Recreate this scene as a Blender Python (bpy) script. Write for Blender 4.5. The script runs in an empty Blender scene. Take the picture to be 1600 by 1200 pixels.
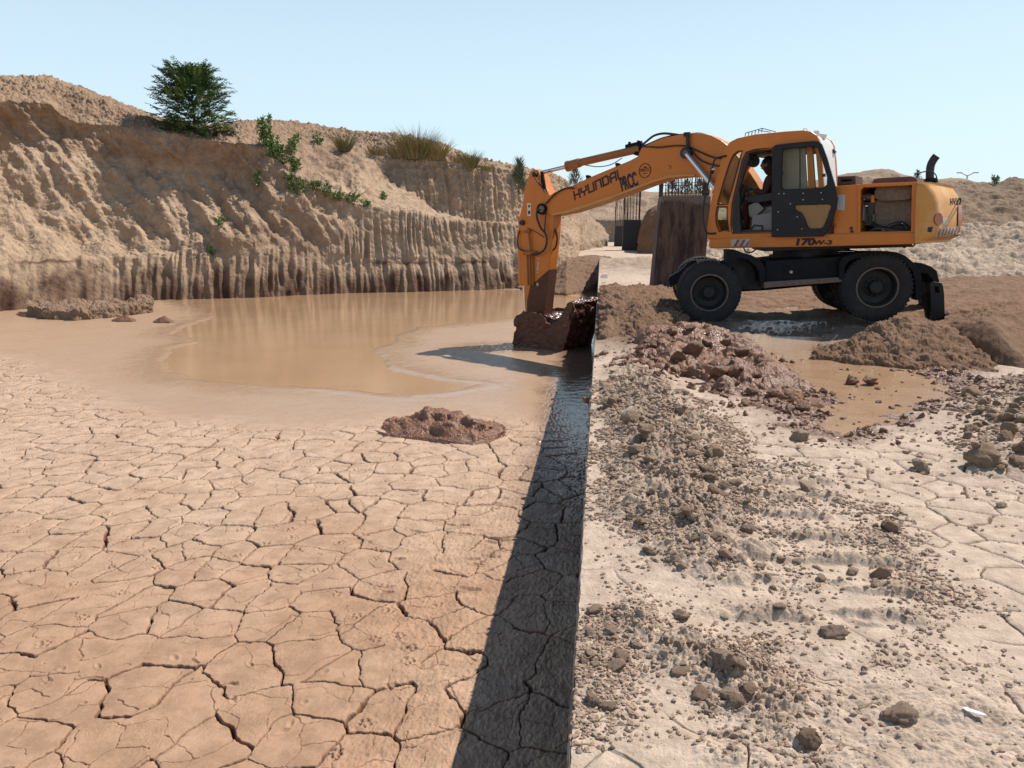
import bpy, math, random
import numpy as np
from mathutils import Vector

# ------------------------------------------------------------------ camera, sky, sun
sc = bpy.context.scene
CAM_H = 1.60
PITCH = math.radians(11.54)
YAW = math.radians(6.52)
FPX = 1200.0                        # focal length in pixels of the 1600 wide photograph
cam_d = bpy.data.cameras.new('camera')
cam = bpy.data.objects.new('camera', cam_d)
sc.collection.objects.link(cam)
cam.location = (0, 0, CAM_H)
cam.rotation_euler = (math.radians(90) - PITCH, 0, YAW)
cam_d.sensor_width = 36
cam_d.lens = 36 * FPX / 1600
cam_d.clip_start = 0.05
cam_d.clip_end = 6000
sc.camera = cam

SUN_EL = math.radians(53.8)
SUN_AZ = math.radians(35)           # from +X towards +Y
world = bpy.data.worlds.new('World')
sc.world = world
world.use_nodes = True
wn = world.node_tree.nodes
wl = world.node_tree.links
sky = wn.new('ShaderNodeTexSky')
sky.sky_type = 'NISHITA'
sky.sun_disc = False
sky.sun_elevation = SUN_EL
sky.sun_rotation = math.pi / 2 - SUN_AZ
sky.altitude = 300
sky.air_density = 1.25
sky.dust_density = 1.2
sky.ozone_density = 1.0
bgn = wn['Background']
tcw = wn.new('ShaderNodeTexCoord'); sxw = wn.new('ShaderNodeSeparateXYZ'); wl.new(tcw.outputs['Generated'], sxw.inputs[0])
mr = wn.new('ShaderNodeMapRange'); mr.interpolation_type = 'SMOOTHERSTEP'; wl.new(sxw.outputs[2], mr.inputs['Value'])
mr.inputs['From Min'].default_value = .04; mr.inputs['From Max'].default_value = .80
hz = wn.new('ShaderNodeMix'); hz.data_type = 'RGBA'; wl.new(mr.outputs[0], hz.inputs[0])
hz.inputs[6].default_value = (5.9, 7.6, 8.7, 1); hz.inputs[7].default_value = (.35, 1.0, 2.3, 1)      # milky air low down, blue above
mxw = wn.new('ShaderNodeMix'); mxw.data_type = 'RGBA'; mxw.inputs[0].default_value = .80
wl.new(sky.outputs[0], mxw.inputs[6]); wl.new(hz.outputs[2], mxw.inputs[7])
wl.new(mxw.outputs[2], bgn.inputs[0])
bgn.inputs[1].default_value = 0.105
sun_d = bpy.data.lights.new('sun', 'SUN')
sun_d.energy = 4.5
sun_d.angle = math.radians(0.53)
sun_d.color = (1.0, 0.94, 0.86)
sun = bpy.data.objects.new('sun', sun_d)
sc.collection.objects.link(sun)
SV = Vector((math.cos(SUN_EL) * math.cos(SUN_AZ), math.cos(SUN_EL) * math.sin(SUN_AZ), math.sin(SUN_EL)))
sun.rotation_euler = SV.to_track_quat('Z', 'Y').to_euler()
sc.view_settings.view_transform = 'Standard'
sc.view_settings.look = 'None'
sc.view_settings.exposure = 0.27
sc.view_settings.gamma = 1
sc.cycles.max_bounces = 6
sc.cycles.diffuse_bounces = 3
sc.cycles.glossy_bounces = 3
sc.cycles.transmission_bounces = 6
sc.cycles.transparent_max_bounces = 8
sc.cycles.sample_clamp_indirect = 8

# ------------------------------------------------------------------ helpers
C = sc.collection
ZP = -1.05                          # level of the pond floor below the bank
XW = -0.07                          # x of the wall's top edge
RIGHT = Vector((math.cos(YAW), math.sin(YAW), 0))
FWH = Vector((-math.sin(YAW), math.cos(YAW), 0))
FW = FWH * math.cos(PITCH) + Vector((0, 0, -math.sin(PITCH)))
UP = FWH * math.sin(PITCH) + Vector((0, 0, math.cos(PITCH)))
CP = Vector((0, 0, CAM_H))


def proj(p):
    """photo pixel of a world point"""
    q = Vector(p) - CP
    return 800 + FPX * q.dot(RIGHT) / q.dot(FW), 600 - FPX * q.dot(UP) / q.dot(FW)


def ray(px, py):
    return FW * FPX + RIGHT * (px - 800.0) + UP * (600.0 - py)


def gp(px, py, z=0.0):
    """point of the level z seen at a photo pixel"""
    r = ray(px, py)
    t = (z - CAM_H) / r.z
    return CP + r * t


def at(px, py, d):
    """point at depth d (metres along the level view direction)"""
    r = ray(px, py)
    return CP + r * (d / r.dot(FWH))


_pr = np.random.RandomState(7)
_perm = _pr.permutation(256)
_perm = np.concatenate([_perm, _perm, _perm])
_ang = _pr.rand(256) * 2 * np.pi
_gx, _gy = np.cos(_ang), np.sin(_ang)
_g3 = _pr.randn(256, 3)
_g3 /= np.linalg.norm(_g3, axis=1)[:, None]


def perlin2(x, y, seed=0):
    x = np.asarray(x, dtype=np.float64) + seed * 17.37
    y = np.asarray(y, dtype=np.float64) + seed * 9.71
    xi = np.floor(x).astype(np.int64); yi = np.floor(y).astype(np.int64)
    xf = x - xi; yf = y - yi
    xi &= 255; yi &= 255
    u = xf * xf * xf * (xf * (xf * 6 - 15) + 10)
    v = yf * yf * yf * (yf * (yf * 6 - 15) + 10)

    def g(ix, iy, dx, dy):
        h = _perm[_perm[ix & 255] + (iy & 255)]
        return _gx[h] * dx + _gy[h] * dy
    a = g(xi, yi, xf, yf); b = g(xi + 1, yi, xf - 1, yf)
    c = g(xi, yi + 1, xf, yf - 1); d = g(xi + 1, yi + 1, xf - 1, yf - 1)
    return 1.41 * ((a + (b - a) * u) * (1 - v) + (c + (d - c) * u) * v)


def fbm2(x, y, octv=4, seed=0, gain=0.5, billow=False):
    s = 0; a = 1.0; f = 1.0; n = 0
    for o in range(octv):
        p = perlin2(x * f, y * f, seed + o * 3.1)
        if billow:
            p = 2 * np.abs(p) - 0.5
        s = s + a * p
        n += a
        a *= gain; f *= 2.03
    return s / n


def perlin3(x, y, z, seed=0):
    x = x + seed * 7.7; y = y + seed * 3.3; z = z + seed * 5.1
    xi = np.floor(x).astype(np.int64); yi = np.floor(y).astype(np.int64); zi = np.floor(z).astype(np.int64)
    xf = x - xi; yf = y - yi; zf = z - zi
    u = xf * xf * (3 - 2 * xf); v = yf * yf * (3 - 2 * yf); w = zf * zf * (3 - 2 * zf)
    out = 0
    for dx in (0, 1):
        for dy in (0, 1):
            for dz in (0, 1):
                h = _perm[_perm[_perm[(xi + dx) & 255] + ((yi + dy) & 255)] + ((zi + dz) & 255)]
                g = _g3[h]
                d = g[..., 0] * (xf - dx) + g[..., 1] * (yf - dy) + g[..., 2] * (zf - dz)
                out = out + d * (u if dx else 1 - u) * (v if dy else 1 - v) * (w if dz else 1 - w)
    return out * 1.5


def fbm3(P, freq, octv=4, seed=0, gain=0.5, billow=False):
    s = 0; a = 1.0; n = 0
    for o in range(octv):
        p = perlin3(P[..., 0] * freq, P[..., 1] * freq, P[..., 2] * freq, seed + o * 1.7)
        if billow:
            p = 2 * np.abs(p) - 0.5
        s = s + a * p; n += a
        a *= gain; freq *= 2.07
    return s / n


def sstep(a, b, x):
    t = np.clip((x - a) / (b - a), 0, 1)
    return t * t * (3 - 2 * t)


def hashf(a, b, s=0):
    h = (a * 73856093) ^ (b * 19349663) ^ (s * 83492791)
    h = (h ^ (h >> 13)) * 1274126177
    h = (h ^ (h >> 16)) & 0xFFFFFF
    return h / float(0xFFFFFF)


def cracks(x, y, cell, seed, wmin, wmax, gone=0.25):
    """distance to the nearest open crack as a share of its own width (under 1 = inside), and the plate's number"""
    gx = x / cell; gy = y / cell
    xi = np.floor(gx).astype(np.int64); yi = np.floor(gy).astype(np.int64)
    best = np.full(x.shape, 1e9); bx = np.zeros_like(best); by = np.zeros_like(best)
    bi = np.zeros(x.shape, np.int64)
    for dx in (-1, 0, 1):
        for dy in (-1, 0, 1):
            cx = xi + dx; cy = yi + dy
            fx = cx + 0.08 + 0.84 * hashf(cx, cy, seed) - gx
            fy = cy + 0.08 + 0.84 * hashf(cx, cy, seed + 5) - gy
            d = fx * fx + fy * fy
            m = d < best
            best = np.where(m, d, best); bx = np.where(m, fx, bx); by = np.where(m, fy, by)
            bi = np.where(m, cx * 7919 + cy * 104729, bi)
    out = np.full(x.shape, 99.0)
    for dx in (-2, -1, 0, 1, 2):
        for dy in (-2, -1, 0, 1, 2):
            cx = xi + dx; cy = yi + dy
            fx = cx + 0.08 + 0.84 * hashf(cx, cy, seed) - gx
            fy = cy + 0.08 + 0.84 * hashf(cx, cy, seed + 5) - gy
            rx = fx - bx; ry = fy - by
            L = np.sqrt(rx * rx + ry * ry)
            same = L < 1e-6
            L = np.where(same, 1, L)
            d = (0.5 * (fx + bx) * rx + 0.5 * (fy + by) * ry) / L * cell
            idn = cx * 7919 + cy * 104729
            hsh = hashf(np.minimum(idn, bi), np.maximum(idn, bi), seed + 9)
            w = np.where(hsh < gone, 1e-5, wmin + (wmax - wmin) * ((hsh - gone) / (1 - gone)) ** 2)
            q = np.where(same, 99.0, d / w)
            out = np.minimum(out, q)
    return out, bi


def poly_sd(x, y, pts):
    """signed distance to a polygon, negative inside"""
    n = len(pts)
    d = np.full(x.shape, 1e18); ins = np.zeros(x.shape, bool)
    for i in range(n):
        ax, ay = pts[i]; bx, by = pts[(i + 1) % n]
        ex, ey = bx - ax, by - ay
        t = np.clip(((x - ax) * ex + (y - ay) * ey) / (ex * ex + ey * ey + 1e-12), 0, 1)
        dx = x - ax - t * ex; dy = y - ay - t * ey
        d = np.minimum(d, dx * dx + dy * dy)
        c = ((ay > y) != (by > y)) & (x < (bx - ax) * (y - ay) / ((by - ay) if abs(by - ay) > 1e-9 else 1e-9) + ax)
        ins ^= c
    d = np.sqrt(d)
    return np.where(ins, -d, d)


def wpoly(pix, z):
    return [tuple(gp(a, b, z))[:2] for a, b in pix]


def tag(o, label=None, cat=None, group=None, kind=None):
    if label: o['label'] = label
    if cat: o['category'] = cat
    if group: o['group'] = group
    if kind: o['kind'] = kind
    return o


def empty(name, loc=(0, 0, 0), rz=0.0):
    o = bpy.data.objects.new(name, None)
    o.empty_display_size = 0.2
    C.objects.link(o)
    o.location = loc
    o.rotation_euler = (0, 0, rz)
    return o


def link(name, me, mat=None, parent=None):
    o = bpy.data.objects.new(name, me)
    C.objects.link(o)
    if mat is not None:
        me.materials.clear()
        me.materials.append(mat)
    if parent is not None:
        o.parent = parent
    return o


def grid_mesh(name, P, attrs=None, smooth=True, flip=False):
    ny, nx = P.shape[:2]
    me = bpy.data.meshes.new(name)
    me.vertices.add(ny * nx)
    me.vertices.foreach_set('co', P.reshape(-1).astype(np.float32))
    idx = np.arange(ny * nx, dtype=np.int32).reshape(ny, nx)
    q = np.stack([idx[:-1, :-1], idx[:-1, 1:], idx[1:, 1:], idx[1:, :-1]], -1).reshape(-1, 4)
    if flip:
        q = q[:, ::-1]
    nf = len(q)
    me.loops.add(nf * 4)
    me.loops.foreach_set('vertex_index', np.ascontiguousarray(q).reshape(-1))
    me.polygons.add(nf)
    me.polygons.foreach_set('loop_start', np.arange(0, nf * 4, 4, dtype=np.int32))
    me.polygons.foreach_set('use_smooth', np.full(nf, smooth))
    for k, a in (attrs or {}).items():
        at_ = me.attributes.new(k, 'FLOAT', 'POINT')
        at_.data.foreach_set('value', np.ascontiguousarray(a, dtype=np.float32).reshape(-1))
    me.update(calc_edges=True)
    return me


RS = [1.0]                          # thickness factor of tubes


class MB:
    """collects vertices and faces of ONE mesh"""
    def __init__(s):
        s.v = []; s.f = []; s.cut = []

    def add(s, vs, fs):
        n = len(s.v)
        s.cut.append((n, len(s.f)))
        s.v += [tuple(p) for p in vs]
        s.f += [tuple(i + n for i in f) for f in fs]
        return s

    def box(s, x0, x1, y0, y1, z0, z1):
        vs = [(x0, y0, z0), (x1, y0, z0), (x1, y1, z0), (x0, y1, z0), (x0, y0, z1), (x1, y0, z1), (x1, y1, z1), (x0, y1, z1)]
        return s.add(vs, [(0, 3, 2, 1), (4, 5, 6, 7), (0, 1, 5, 4), (1, 2, 6, 5), (2, 3, 7, 6), (3, 0, 4, 7)])

    def tube(s, pts, r, n=10, caps=True):
        pts = [Vector(p) for p in pts]
        rs = [a * RS[0] for a in (r if isinstance(r, (list, tuple)) else [r] * len(pts))]
        rings = []
        prev = None
        for i, p in enumerate(pts):
            t = (pts[min(i + 1, len(pts) - 1)] - pts[max(i - 1, 0)]).normalized()
            if prev is None:
                a = Vector((0, 1, 0)) if abs(t.y) < 0.9 else Vector((0, 0, 1))
                u = t.cross(a).normalized()
            else:
                u = (prev - t * prev.dot(t)).normalized()
            w = t.cross(u)
            prev = u
            rings.append([p + (u * math.cos(2 * math.pi * k / n) + w * math.sin(2 * math.pi * k / n)) * rs[i] for k in range(n)])
        vs = [q for rg in rings for q in rg]
        fs = []
        for i in range(len(rings) - 1):
            for k in range(n):
                k2 = (k + 1) % n
                fs.append((i * n + k, i * n + k2, (i + 1) * n + k2, (i + 1) * n + k))
        if caps:
            fs.append(tuple(range(n))[::-1])
            fs.append(tuple((len(rings) - 1) * n + k for k in range(n)))
        return s.add(vs, fs)

    def lathe_y(s, prof, cx, cz, n=48):
        """profile of (radius, y) turned round the y axis through (cx, cz)"""
        vs = []; fs = []
        m = len(prof)
        for k in range(n):
            a = 2 * math.pi * k / n
            for r, y in prof:
                vs.append((cx + r * math.cos(a), y, cz + r * math.sin(a)))
        for k in range(n):
            k2 = (k + 1) % n
            for i in range(m - 1):
                fs.append((k * m + i, k * m + i + 1, k2 * m + i + 1, k2 * m + i))
        return s.add(vs, fs)

    def each(s, name, mat, parent=None, **k):
        """one object for every piece added"""
        out = []
        for i, (a, c) in enumerate(s.cut):
            b_, d = s.cut[i + 1] if i + 1 < len(s.cut) else (len(s.v), len(s.f))
            if d == c: continue
            m = MB(); m.add(s.v[a:b_], [tuple(j - a for j in f) for f in s.f[c:d]])
            out.append(m.build(name, mat, parent, **k))
        return out

    def build(s, name, mat, parent=None, smooth=False, bevel=0.0, auto=None):
        me = bpy.data.meshes.new(name)
        me.from_pydata(s.v, [], s.f)
        me.update()
        import bmesh
        bm = bmesh.new(); bm.from_mesh(me)
        bmesh.ops.remove_doubles(bm, verts=bm.verts, dist=1e-5)
        bmesh.ops.recalc_face_normals(bm, faces=bm.faces)
        if bevel:
            es = [e for e in bm.edges if len(e.link_faces) == 2 and e.calc_face_angle(0) > 0.6]
            if es:
                bmesh.ops.bevel(bm, geom=es, offset=bevel, segments=2, affect='EDGES', profile=0.6, clamp_overlap=True)
        for f in bm.faces:
            f.smooth = smooth
        if smooth:
            lim = auto if auto else 0.7
            for e in bm.edges:
                if len(e.link_faces) == 2 and e.calc_face_angle(0) > lim:
                    e.smooth = False
        bm.to_mesh(me); bm.free()
        return link(name, me, mat, parent)


def chaikin(pts, n=2):
    for _ in range(n):
        out = []
        for i in range(len(pts)):
            a = pts[i]; b = pts[(i + 1) % len(pts)]
            out.append((a[0] * .75 + b[0] * .25, a[1] * .75 + b[1] * .25))
            out.append((a[0] * .25 + b[0] * .75, a[1] * .25 + b[1] * .75))
        pts = out
    return pts


def spline_pts(pts, n=8):
    """Catmull-Rom through the points"""
    pts = [Vector(p) for p in pts]
    P = [pts[0] * 2 - pts[1]] + pts + [pts[-1] * 2 - pts[-2]]
    out = []
    for i in range(1, len(P) - 2):
        for k in range(n):
            t = k / n
            a, b, c, d = P[i - 1], P[i], P[i + 1], P[i + 2]
            out.append(0.5 * ((2 * b) + (c - a) * t + (2 * a - 5 * b + 4 * c - d) * t * t + (3 * b - a - 3 * c + d) * t ** 3))
    out.append(pts[-1])
    return out


# ------------------------------------------------------------------ materials
class NT:
    def __init__(s, name):
        s.m = bpy.data.materials.new(name); s.m.use_nodes = True
        s.n = s.m.node_tree.nodes; s.l = s.m.node_tree.links
        s.b = s.n['Principled BSDF']
        s.tc = s.n.new('ShaderNodeTexCoord')

    def val(s, v):
        return v

    def put(s, inp, v):
        if hasattr(v, 'is_linked') or isinstance(v, bpy.types.NodeSocket):
            s.l.new(v, inp)
        elif isinstance(v, (tuple, list)) and len(v) == 3 and inp.type == 'RGBA':
            inp.default_value = (*v, 1)
        else:
            inp.default_value = v

    def noise(s, scale, detail=4, rough=0.55, vec=None, dist=0.0, color=False):
        t = s.n.new('ShaderNodeTexNoise')
        t.inputs['Scale'].default_value = scale; t.inputs['Detail'].default_value = detail
        t.inputs['Roughness'].default_value = rough; t.inputs['Distortion'].default_value = dist
        s.l.new(vec if vec is not None else s.tc.outputs['Object'], t.inputs['Vector'])
        return t.outputs['Color' if color else 'Fac']

    def scaled(s, sx, sy, sz):
        m = s.n.new('ShaderNodeMapping'); m.inputs['Scale'].default_value = (sx, sy, sz)
        s.l.new(s.tc.outputs['Object'], m.inputs['Vector'])
        return m.outputs[0]

    def attr(s, name):
        a = s.n.new('ShaderNodeAttribute'); a.attribute_name = name
        return a.outputs['Fac']

    def ramp(s, fac, a, b):
        m = s.n.new('ShaderNodeMapRange'); m.interpolation_type = 'SMOOTHSTEP'
        s.put(m.inputs['Value'], fac)
        m.inputs['From Min'].default_value = a; m.inputs['From Max'].default_value = b
        return m.outputs[0]

    def lin(s, fac, a, b, c, d):
        m = s.n.new('ShaderNodeMapRange')
        s.put(m.inputs['Value'], fac)
        for k, v in (('From Min', a), ('From Max', b), ('To Min', c), ('To Max', d)):
            m.inputs[k].default_value = v
        return m.outputs[0]

    def math(s, op, a, b=0.0, clamp=False):
        m = s.n.new('ShaderNodeMath'); m.operation = op; m.use_clamp = clamp
        s.put(m.inputs[0], a); s.put(m.inputs[1], b)
        return m.outputs[0]

    def mix(s, fac, a, b):
        m = s.n.new('ShaderNodeMix'); m.data_type = 'RGBA'
        s.put(m.inputs[0], fac); s.put(m.inputs[6], a); s.put(m.inputs[7], b)
        return m.outputs[2]

    def mul(s, fac, a, b):
        m = s.n.new('ShaderNodeMix'); m.data_type = 'RGBA'; m.blend_type = 'MULTIPLY'
        s.put(m.inputs[0], fac); s.put(m.inputs[6], a); s.put(m.inputs[7], b)
        return m.outputs[2]

    def bump(s, h, strength=0.5, dist=0.02, normal=None):
        b = s.n.new('ShaderNodeBump')
        s.put(b.inputs['Strength'], strength); b.inputs['Distance'].default_value = dist
        s.put(b.inputs['Height'], h)
        if normal is not None:
            s.l.new(normal, b.inputs['Normal'])
        s.l.new(b.outputs[0], s.b.inputs['Normal'])
        return b.outputs[0]

    def set(s, **k):
        nm = dict(color='Base Color', rough='Roughness', metal='Metallic', ior='IOR', spec='Specular IOR Level',
                  coat='Coat Weight', coatr='Coat Roughness', trans='Transmission Weight', alpha='Alpha')
        for a, v in k.items():
            s.put(s.b.inputs[nm[a]], v)
        return s.m


def hexc(r, g, b):
    f = lambda c: (c / 255 / 12.92) if c / 255 <= 0.04045 else ((c / 255 + 0.055) / 1.055) ** 2.4
    return (f(r), f(g), f(b))


def soil(name, dry, alt, wet, damp_shade, mott=1.0, bumps=((40, .5, .01), (7, .4, .04)), wr=0.22, dr=0.92, speck=None, fine=220, ripple=None):
    """dry/alt mixed by attribute 'tone' and noise, wet by 'wet', the dark moist soil of cracks and low bands, plus painted shade, by 'damp'"""
    t = NT(name)
    n1 = t.noise(0.9 * mott, 6, 0.6)
    n2 = t.noise(6 * mott, 5, 0.65)
    n3 = t.noise(fine, 3, 0.7)
    f = t.math('ADD', t.attr('tone'), t.lin(n1, .3, .7, -.4, .4), clamp=True)
    c = t.mix(f, dry, alt)
    c = t.mul(1.0, c, t.mix(t.ramp(n2, .3, .7), (.80, .77, .74), (1.12, 1.10, 1.08)))
    c = t.mul(1.0, c, t.mix(t.ramp(n3, .25, .75), (.86, .85, .84), (1.08, 1.08, 1.08)))
    if speck:
        c = t.mix(t.ramp(t.noise(55, 2, .5), .62, .72), c, speck)
    w = t.attr('wet')
    w = t.math('MULTIPLY', w, t.lin(n2, .3, .7, .8, 1.25), clamp=True)
    c = t.mix(w, c, wet)
    c = t.mix(t.attr('damp_shade'), c, damp_shade)
    r = t.lin(w, 0, 1, dr, wr)
    nb = None
    for i, (s_, st, di) in enumerate(bumps):
        h = t.noise(s_, 5, .62)
        nb = t.bump(h, t.lin(w, 0, 1, st, st * .2) if ripple else st, di, nb)
    if ripple:                                                  # water film gathers in small ripples and glints
        nb = t.bump(t.noise(ripple[0], 4, .6), t.math('MULTIPLY', w, ripple[1], True), ripple[2], nb)
    t.set(color=c, rough=r, spec=t.lin(w, 0, 1, .25, .6))
    return t.m


def paint(name, col, rough=.42, dust=(.42, .3, .2), amt=.5, rust=None, spec=.5, lo=.5, sc_=1.0):
    t = NT(name)
    n1 = t.noise(1.7 * sc_, 8, .68)
    n2 = t.noise(9 * sc_, 6, .7)
    n3 = t.noise(60 * sc_, 3, .6)
    c = t.mul(1.0, t.mix(0.0, col, col), t.mix(n1, (.8, .78, .76), (1.15, 1.15, 1.15)))
    f = t.math('MULTIPLY', t.ramp(n1, .42, .72), t.ramp(n2, .35, .7))
    f = t.math('MULTIPLY', f, amt)
    c = t.mix(f, c, dust)
    if rust:
        c = t.mix(t.ramp(t.noise(14 * sc_, 7, .75), .66, .72), c, rust)
    r = t.lin(t.math('ADD', n2, f), .3, 1.0, rough - .08, rough + .3)
    t.bump(n3, .12, .004)
    return t.set(color=c, rough=r, spec=spec)


def plain(name, col, rough=.5, metal=0.0, var=.25, scale=8, spec=.5, bump=0.0):
    t = NT(name)
    n = t.noise(scale, 6, .65)
    c = t.mul(1.0, t.mix(0.0, col, col), t.mix(n, (1 - var,) * 3, (1 + var,) * 3))
    if bump:
        t.bump(t.noise(scale * 6, 4, .6), bump, .01)
    return t.set(color=c, rough=t.lin(n, .3, .7, max(rough - .1, .02), min(rough + .15, 1)), metal=metal, spec=spec)

# ------------------------------------------------------------------ soils
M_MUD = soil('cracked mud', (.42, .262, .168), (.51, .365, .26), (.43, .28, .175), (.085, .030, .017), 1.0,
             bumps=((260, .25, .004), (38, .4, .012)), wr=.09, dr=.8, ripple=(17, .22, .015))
M_BANK = soil('sandy bank soil', (.56, .445, .35), (.36, .27, .20), (.27, .16, .105), (.17, .098, .06), 1.6,
              bumps=((240, .5, .006), (45, .55, .02)), wr=.14, dr=.95, ripple=(42, .95, .03))
M_SLURRY = soil('fresh wet mud', (.31, .165, .092), (.23, .112, .06), (.19, .078, .038), (.08, .035, .02), 2.0,
                bumps=((90, .6, .012), (22, .6, .03)), wr=.20, dr=.75, ripple=(38, .8, .03))
M_BROWN = soil('brown soil', (.235, .142, .088), (.175, .105, .064), (.16, .085, .05), (.13, .07, .045), 1.4,
               bumps=((150, .5, .008), (30, .5, .03)), dr=.95)
M_CLIFF = soil('cut earth', (.35, .24, .165), (.45, .325, .225), (.20, .10, .06), (.075, .033, .022), .35,
               bumps=((22, .6, .05), (5, .6, .16)), dr=.97, fine=40)
M_RUBBLE = soil('grey rubble soil', (.36, .265, .185), (.24, .165, .11), (.2, .11, .07), (.17, .09, .06), .5,
                bumps=((16, .5, .05), (4, .5, .12)), dr=.97, fine=40)
M_PALE = soil('pale rubble', (.52, .41, .31), (.29, .21, .15), (.2, .11, .07), (.17, .09, .06), .8, bumps=((30, .6, .03), (8, .6, .09)), dr=.97, fine=60)
M_CLOD = soil('dry clods', (.315, .22, .158), (.46, .345, .262), (.2, .1, .06), (.15, .09, .06), 3.0,
              bumps=((160, .5, .006), (40, .5, .02)), dr=.95)
M_CLODY = soil('yellow brown clods', (.31, .215, .145), (.40, .29, .20), (.2, .1, .06), (.15, .09, .06), 3.0,
               bumps=((160, .5, .006), (40, .5, .02)), dr=.95)

# water: opaque silt with a smooth surface
tw = NT('silty water')
cw = tw.mix(tw.ramp(tw.noise(.35, 5, .6), .35, .65), (.44, .275, .155), (.40, .245, .135))
tw.bump(tw.noise(9, 4, .6, tw.scaled(1, 2.2, 1)), .14, .014)
M_WATER = tw.set(color=cw, rough=.07, ior=1.33, spec=.5)
tw2 = NT('rippled puddle water')
cw = tw2.mix(tw2.ramp(tw2.noise(3, 5, .6), .35, .65), (.43, .275, .165), (.38, .235, .135))
tw2.bump(tw2.noise(26, 4, .7), .35, .02)
M_PUDDLE = tw2.set(color=cw, rough=.09, ior=1.33, spec=.5)

# ------------------------------------------------------------------ base ground out to the horizon
g = MB()
g.add([(-3000, -200, -1.7), (3000, -200, -1.7), (3000, 4000, -1.7), (-3000, 4000, -1.7)], [(0, 1, 2, 3)])
tag(g.build('ground', M_RUBBLE), kind='structure')

# ------------------------------------------------------------------ the drained pond floor, left of the wall
WATER_PX = [(219, 459), (330, 455), (500, 455), (700, 451), (830, 452), (905, 463), (925, 478), (905, 500), (800, 497),
            (700, 507), (660, 511), (622, 525), (600, 545), (597, 560), (612, 574), (672, 588), (740, 601), (700, 612),
            (640, 619), (560, 612), (484, 606), (375, 600), (300, 592), (262, 584), (240, 572), (262, 545), (312, 534),
            (262, 520), (300, 505), (330, 490), (280, 470)]
WET_PX = [(-400, 440), (960, 440), (960, 745), (880, 705), (800, 665), (760, 655), (600, 660), (560, 672), (390, 672), (281, 664), (156, 640),
          (100, 610), (0, 560), (-400, 540)]
RUF_PX = [(870, 600), (900, 700), (880, 760), (840, 800), (800, 900), (760, 1010), (730, 1200), (560, 1200), (600, 1060),
          (560, 940), (640, 850), (720, 780), (760, 700)]


def pits(z, X, Y, yrow, dx0, lst):
    for (a, b, r, d, el, ang) in lst:
        i0 = np.searchsorted(yrow, b - r * 3); i1 = np.searchsorted(yrow, b + r * 3)
        if i1 <= i0:
            continue
        xs = X[i0]
        j = np.where(np.abs(xs - a) < r * 4)[0]
        if len(j) < 2:
            continue
        j0, j1 = j[0], j[-1] + 1
        px = X[i0:i1, j0:j1] - a; py = Y[i0:i1, j0:j1] - b
        ca, sa = math.cos(ang), math.sin(ang)
        q = ((px * ca + py * sa) / (r * el)) ** 2 + ((-px * sa + py * ca) / r) ** 2
        z[i0:i1, j0:j1] += -d * np.exp(-q * 1.3) + d * .35 * np.exp(-(np.sqrt(q) - 1.4) ** 2 * 4)


NR, NCOL = 1650, 1040
Yr = np.concatenate([np.linspace(-4, 2.4, 40, endpoint=False), 1 / np.linspace(1 / 2.45, 1 / 36.0, NR - 40)])
# a few more rows near the camera
u = np.linspace(0, 1, NCOL) ** 1.04 * 1.12
Y = np.repeat(Yr[:, None], NCOL, 1)
X = XW + 0.001 - u[None, :] * (np.maximum(Y, 1.8) + .25) - 9 * sstep(1.04, 1.12, u)[None, :]      # the last columns reach well past the frame
Y = Y + 0 * X
wx = X + .10 * fbm2(X * 2.1, Y * 2.1, 4, 3) + .018 * fbm2(X * 14, Y * 14, 3, 5)
wy = Y + .10 * fbm2(X * 2.1, Y * 2.1, 4, 9) + .018 * fbm2(X * 14, Y * 14, 3, 12)
q1, plate = cracks(wx * .92, wy * .80, .315, 2, .0030, .0140, .16)
q2, _ = cracks(wx + 31, wy * .9 + 7, .19, 21, .0018, .0062, .40)
wide_ = 1 + np.clip(Y - 3.5, 0, 9) * .11
q1 = q1 / wide_; q2 = q2 / wide_
wsd = poly_sd(X, Y, wpoly(WATER_PX, ZP)) + .35 * fbm2(X * .8, Y * .8, 4, 40) * np.clip(Y / 12, .3, 1)
wet_sd = poly_sd(X, Y, wpoly(WET_PX, ZP)) + .5 * fbm2(X * .9, Y * .9, 4, 33)
wet = 1 - sstep(-.9, .5, wet_sd)
rough_ = 1 - sstep(-.35, .45, poly_sd(X, Y, wpoly(RUF_PX, ZP)) + .3 * fbm2(X * 2, Y * 2, 3, 51))
nearwall = 1 - sstep(.1, 1.1, (XW - X) + .3 * fbm2(X * 2, Y * 1.2, 3, 53))
dryness = np.clip(1 - wet * 1.6, 0, 1)
dc = (1 - sstep(.35, 1.1, q1)) * np.clip(dryness * 1.3, 0, 1)
dc2 = (1 - sstep(.25, 1.0, q2)) * dryness * .55
crack = np.maximum(dc, dc2)
z = np.full(X.shape, ZP)
z += .014 * fbm2(X * .9, Y * .9, 3, 60) * (.3 + .7 * dryness)
z += dryness * .0035 * fbm2(X * 9, Y * 9, 3, 61)
z -= dryness * .003 * (1 - sstep(1, 5, q1))                      # plate edges sag a little
tilt = (hashf(plate, plate * 3 + 1, 4) - .5) * .006 * dryness
z += tilt * sstep(1, 4, q1)
mask_scr = sstep(.05, .35, fbm2(X * 1.6, Y * 1.6, 3, 66))
z += rough_ * (.009 * fbm2(X * 16, Y * 11, 4, 62, .6, True) + .008 * fbm2(X * 34, Y * 20, 2, 63))
z += dryness * mask_scr * .0030 * fbm2(X * 45, Y * 26, 2, 64, .6, True)
z += nearwall * (.018 * fbm2(X * 7, Y * 4.5, 4, 67, .6) + .012 * fbm2(X * 26, Y * 12, 3, 68, .6, True)) * (.35 + .65 * dryness)
z += wet * .004 * fbm2(X * 4, Y * 6, 3, 69)
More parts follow.
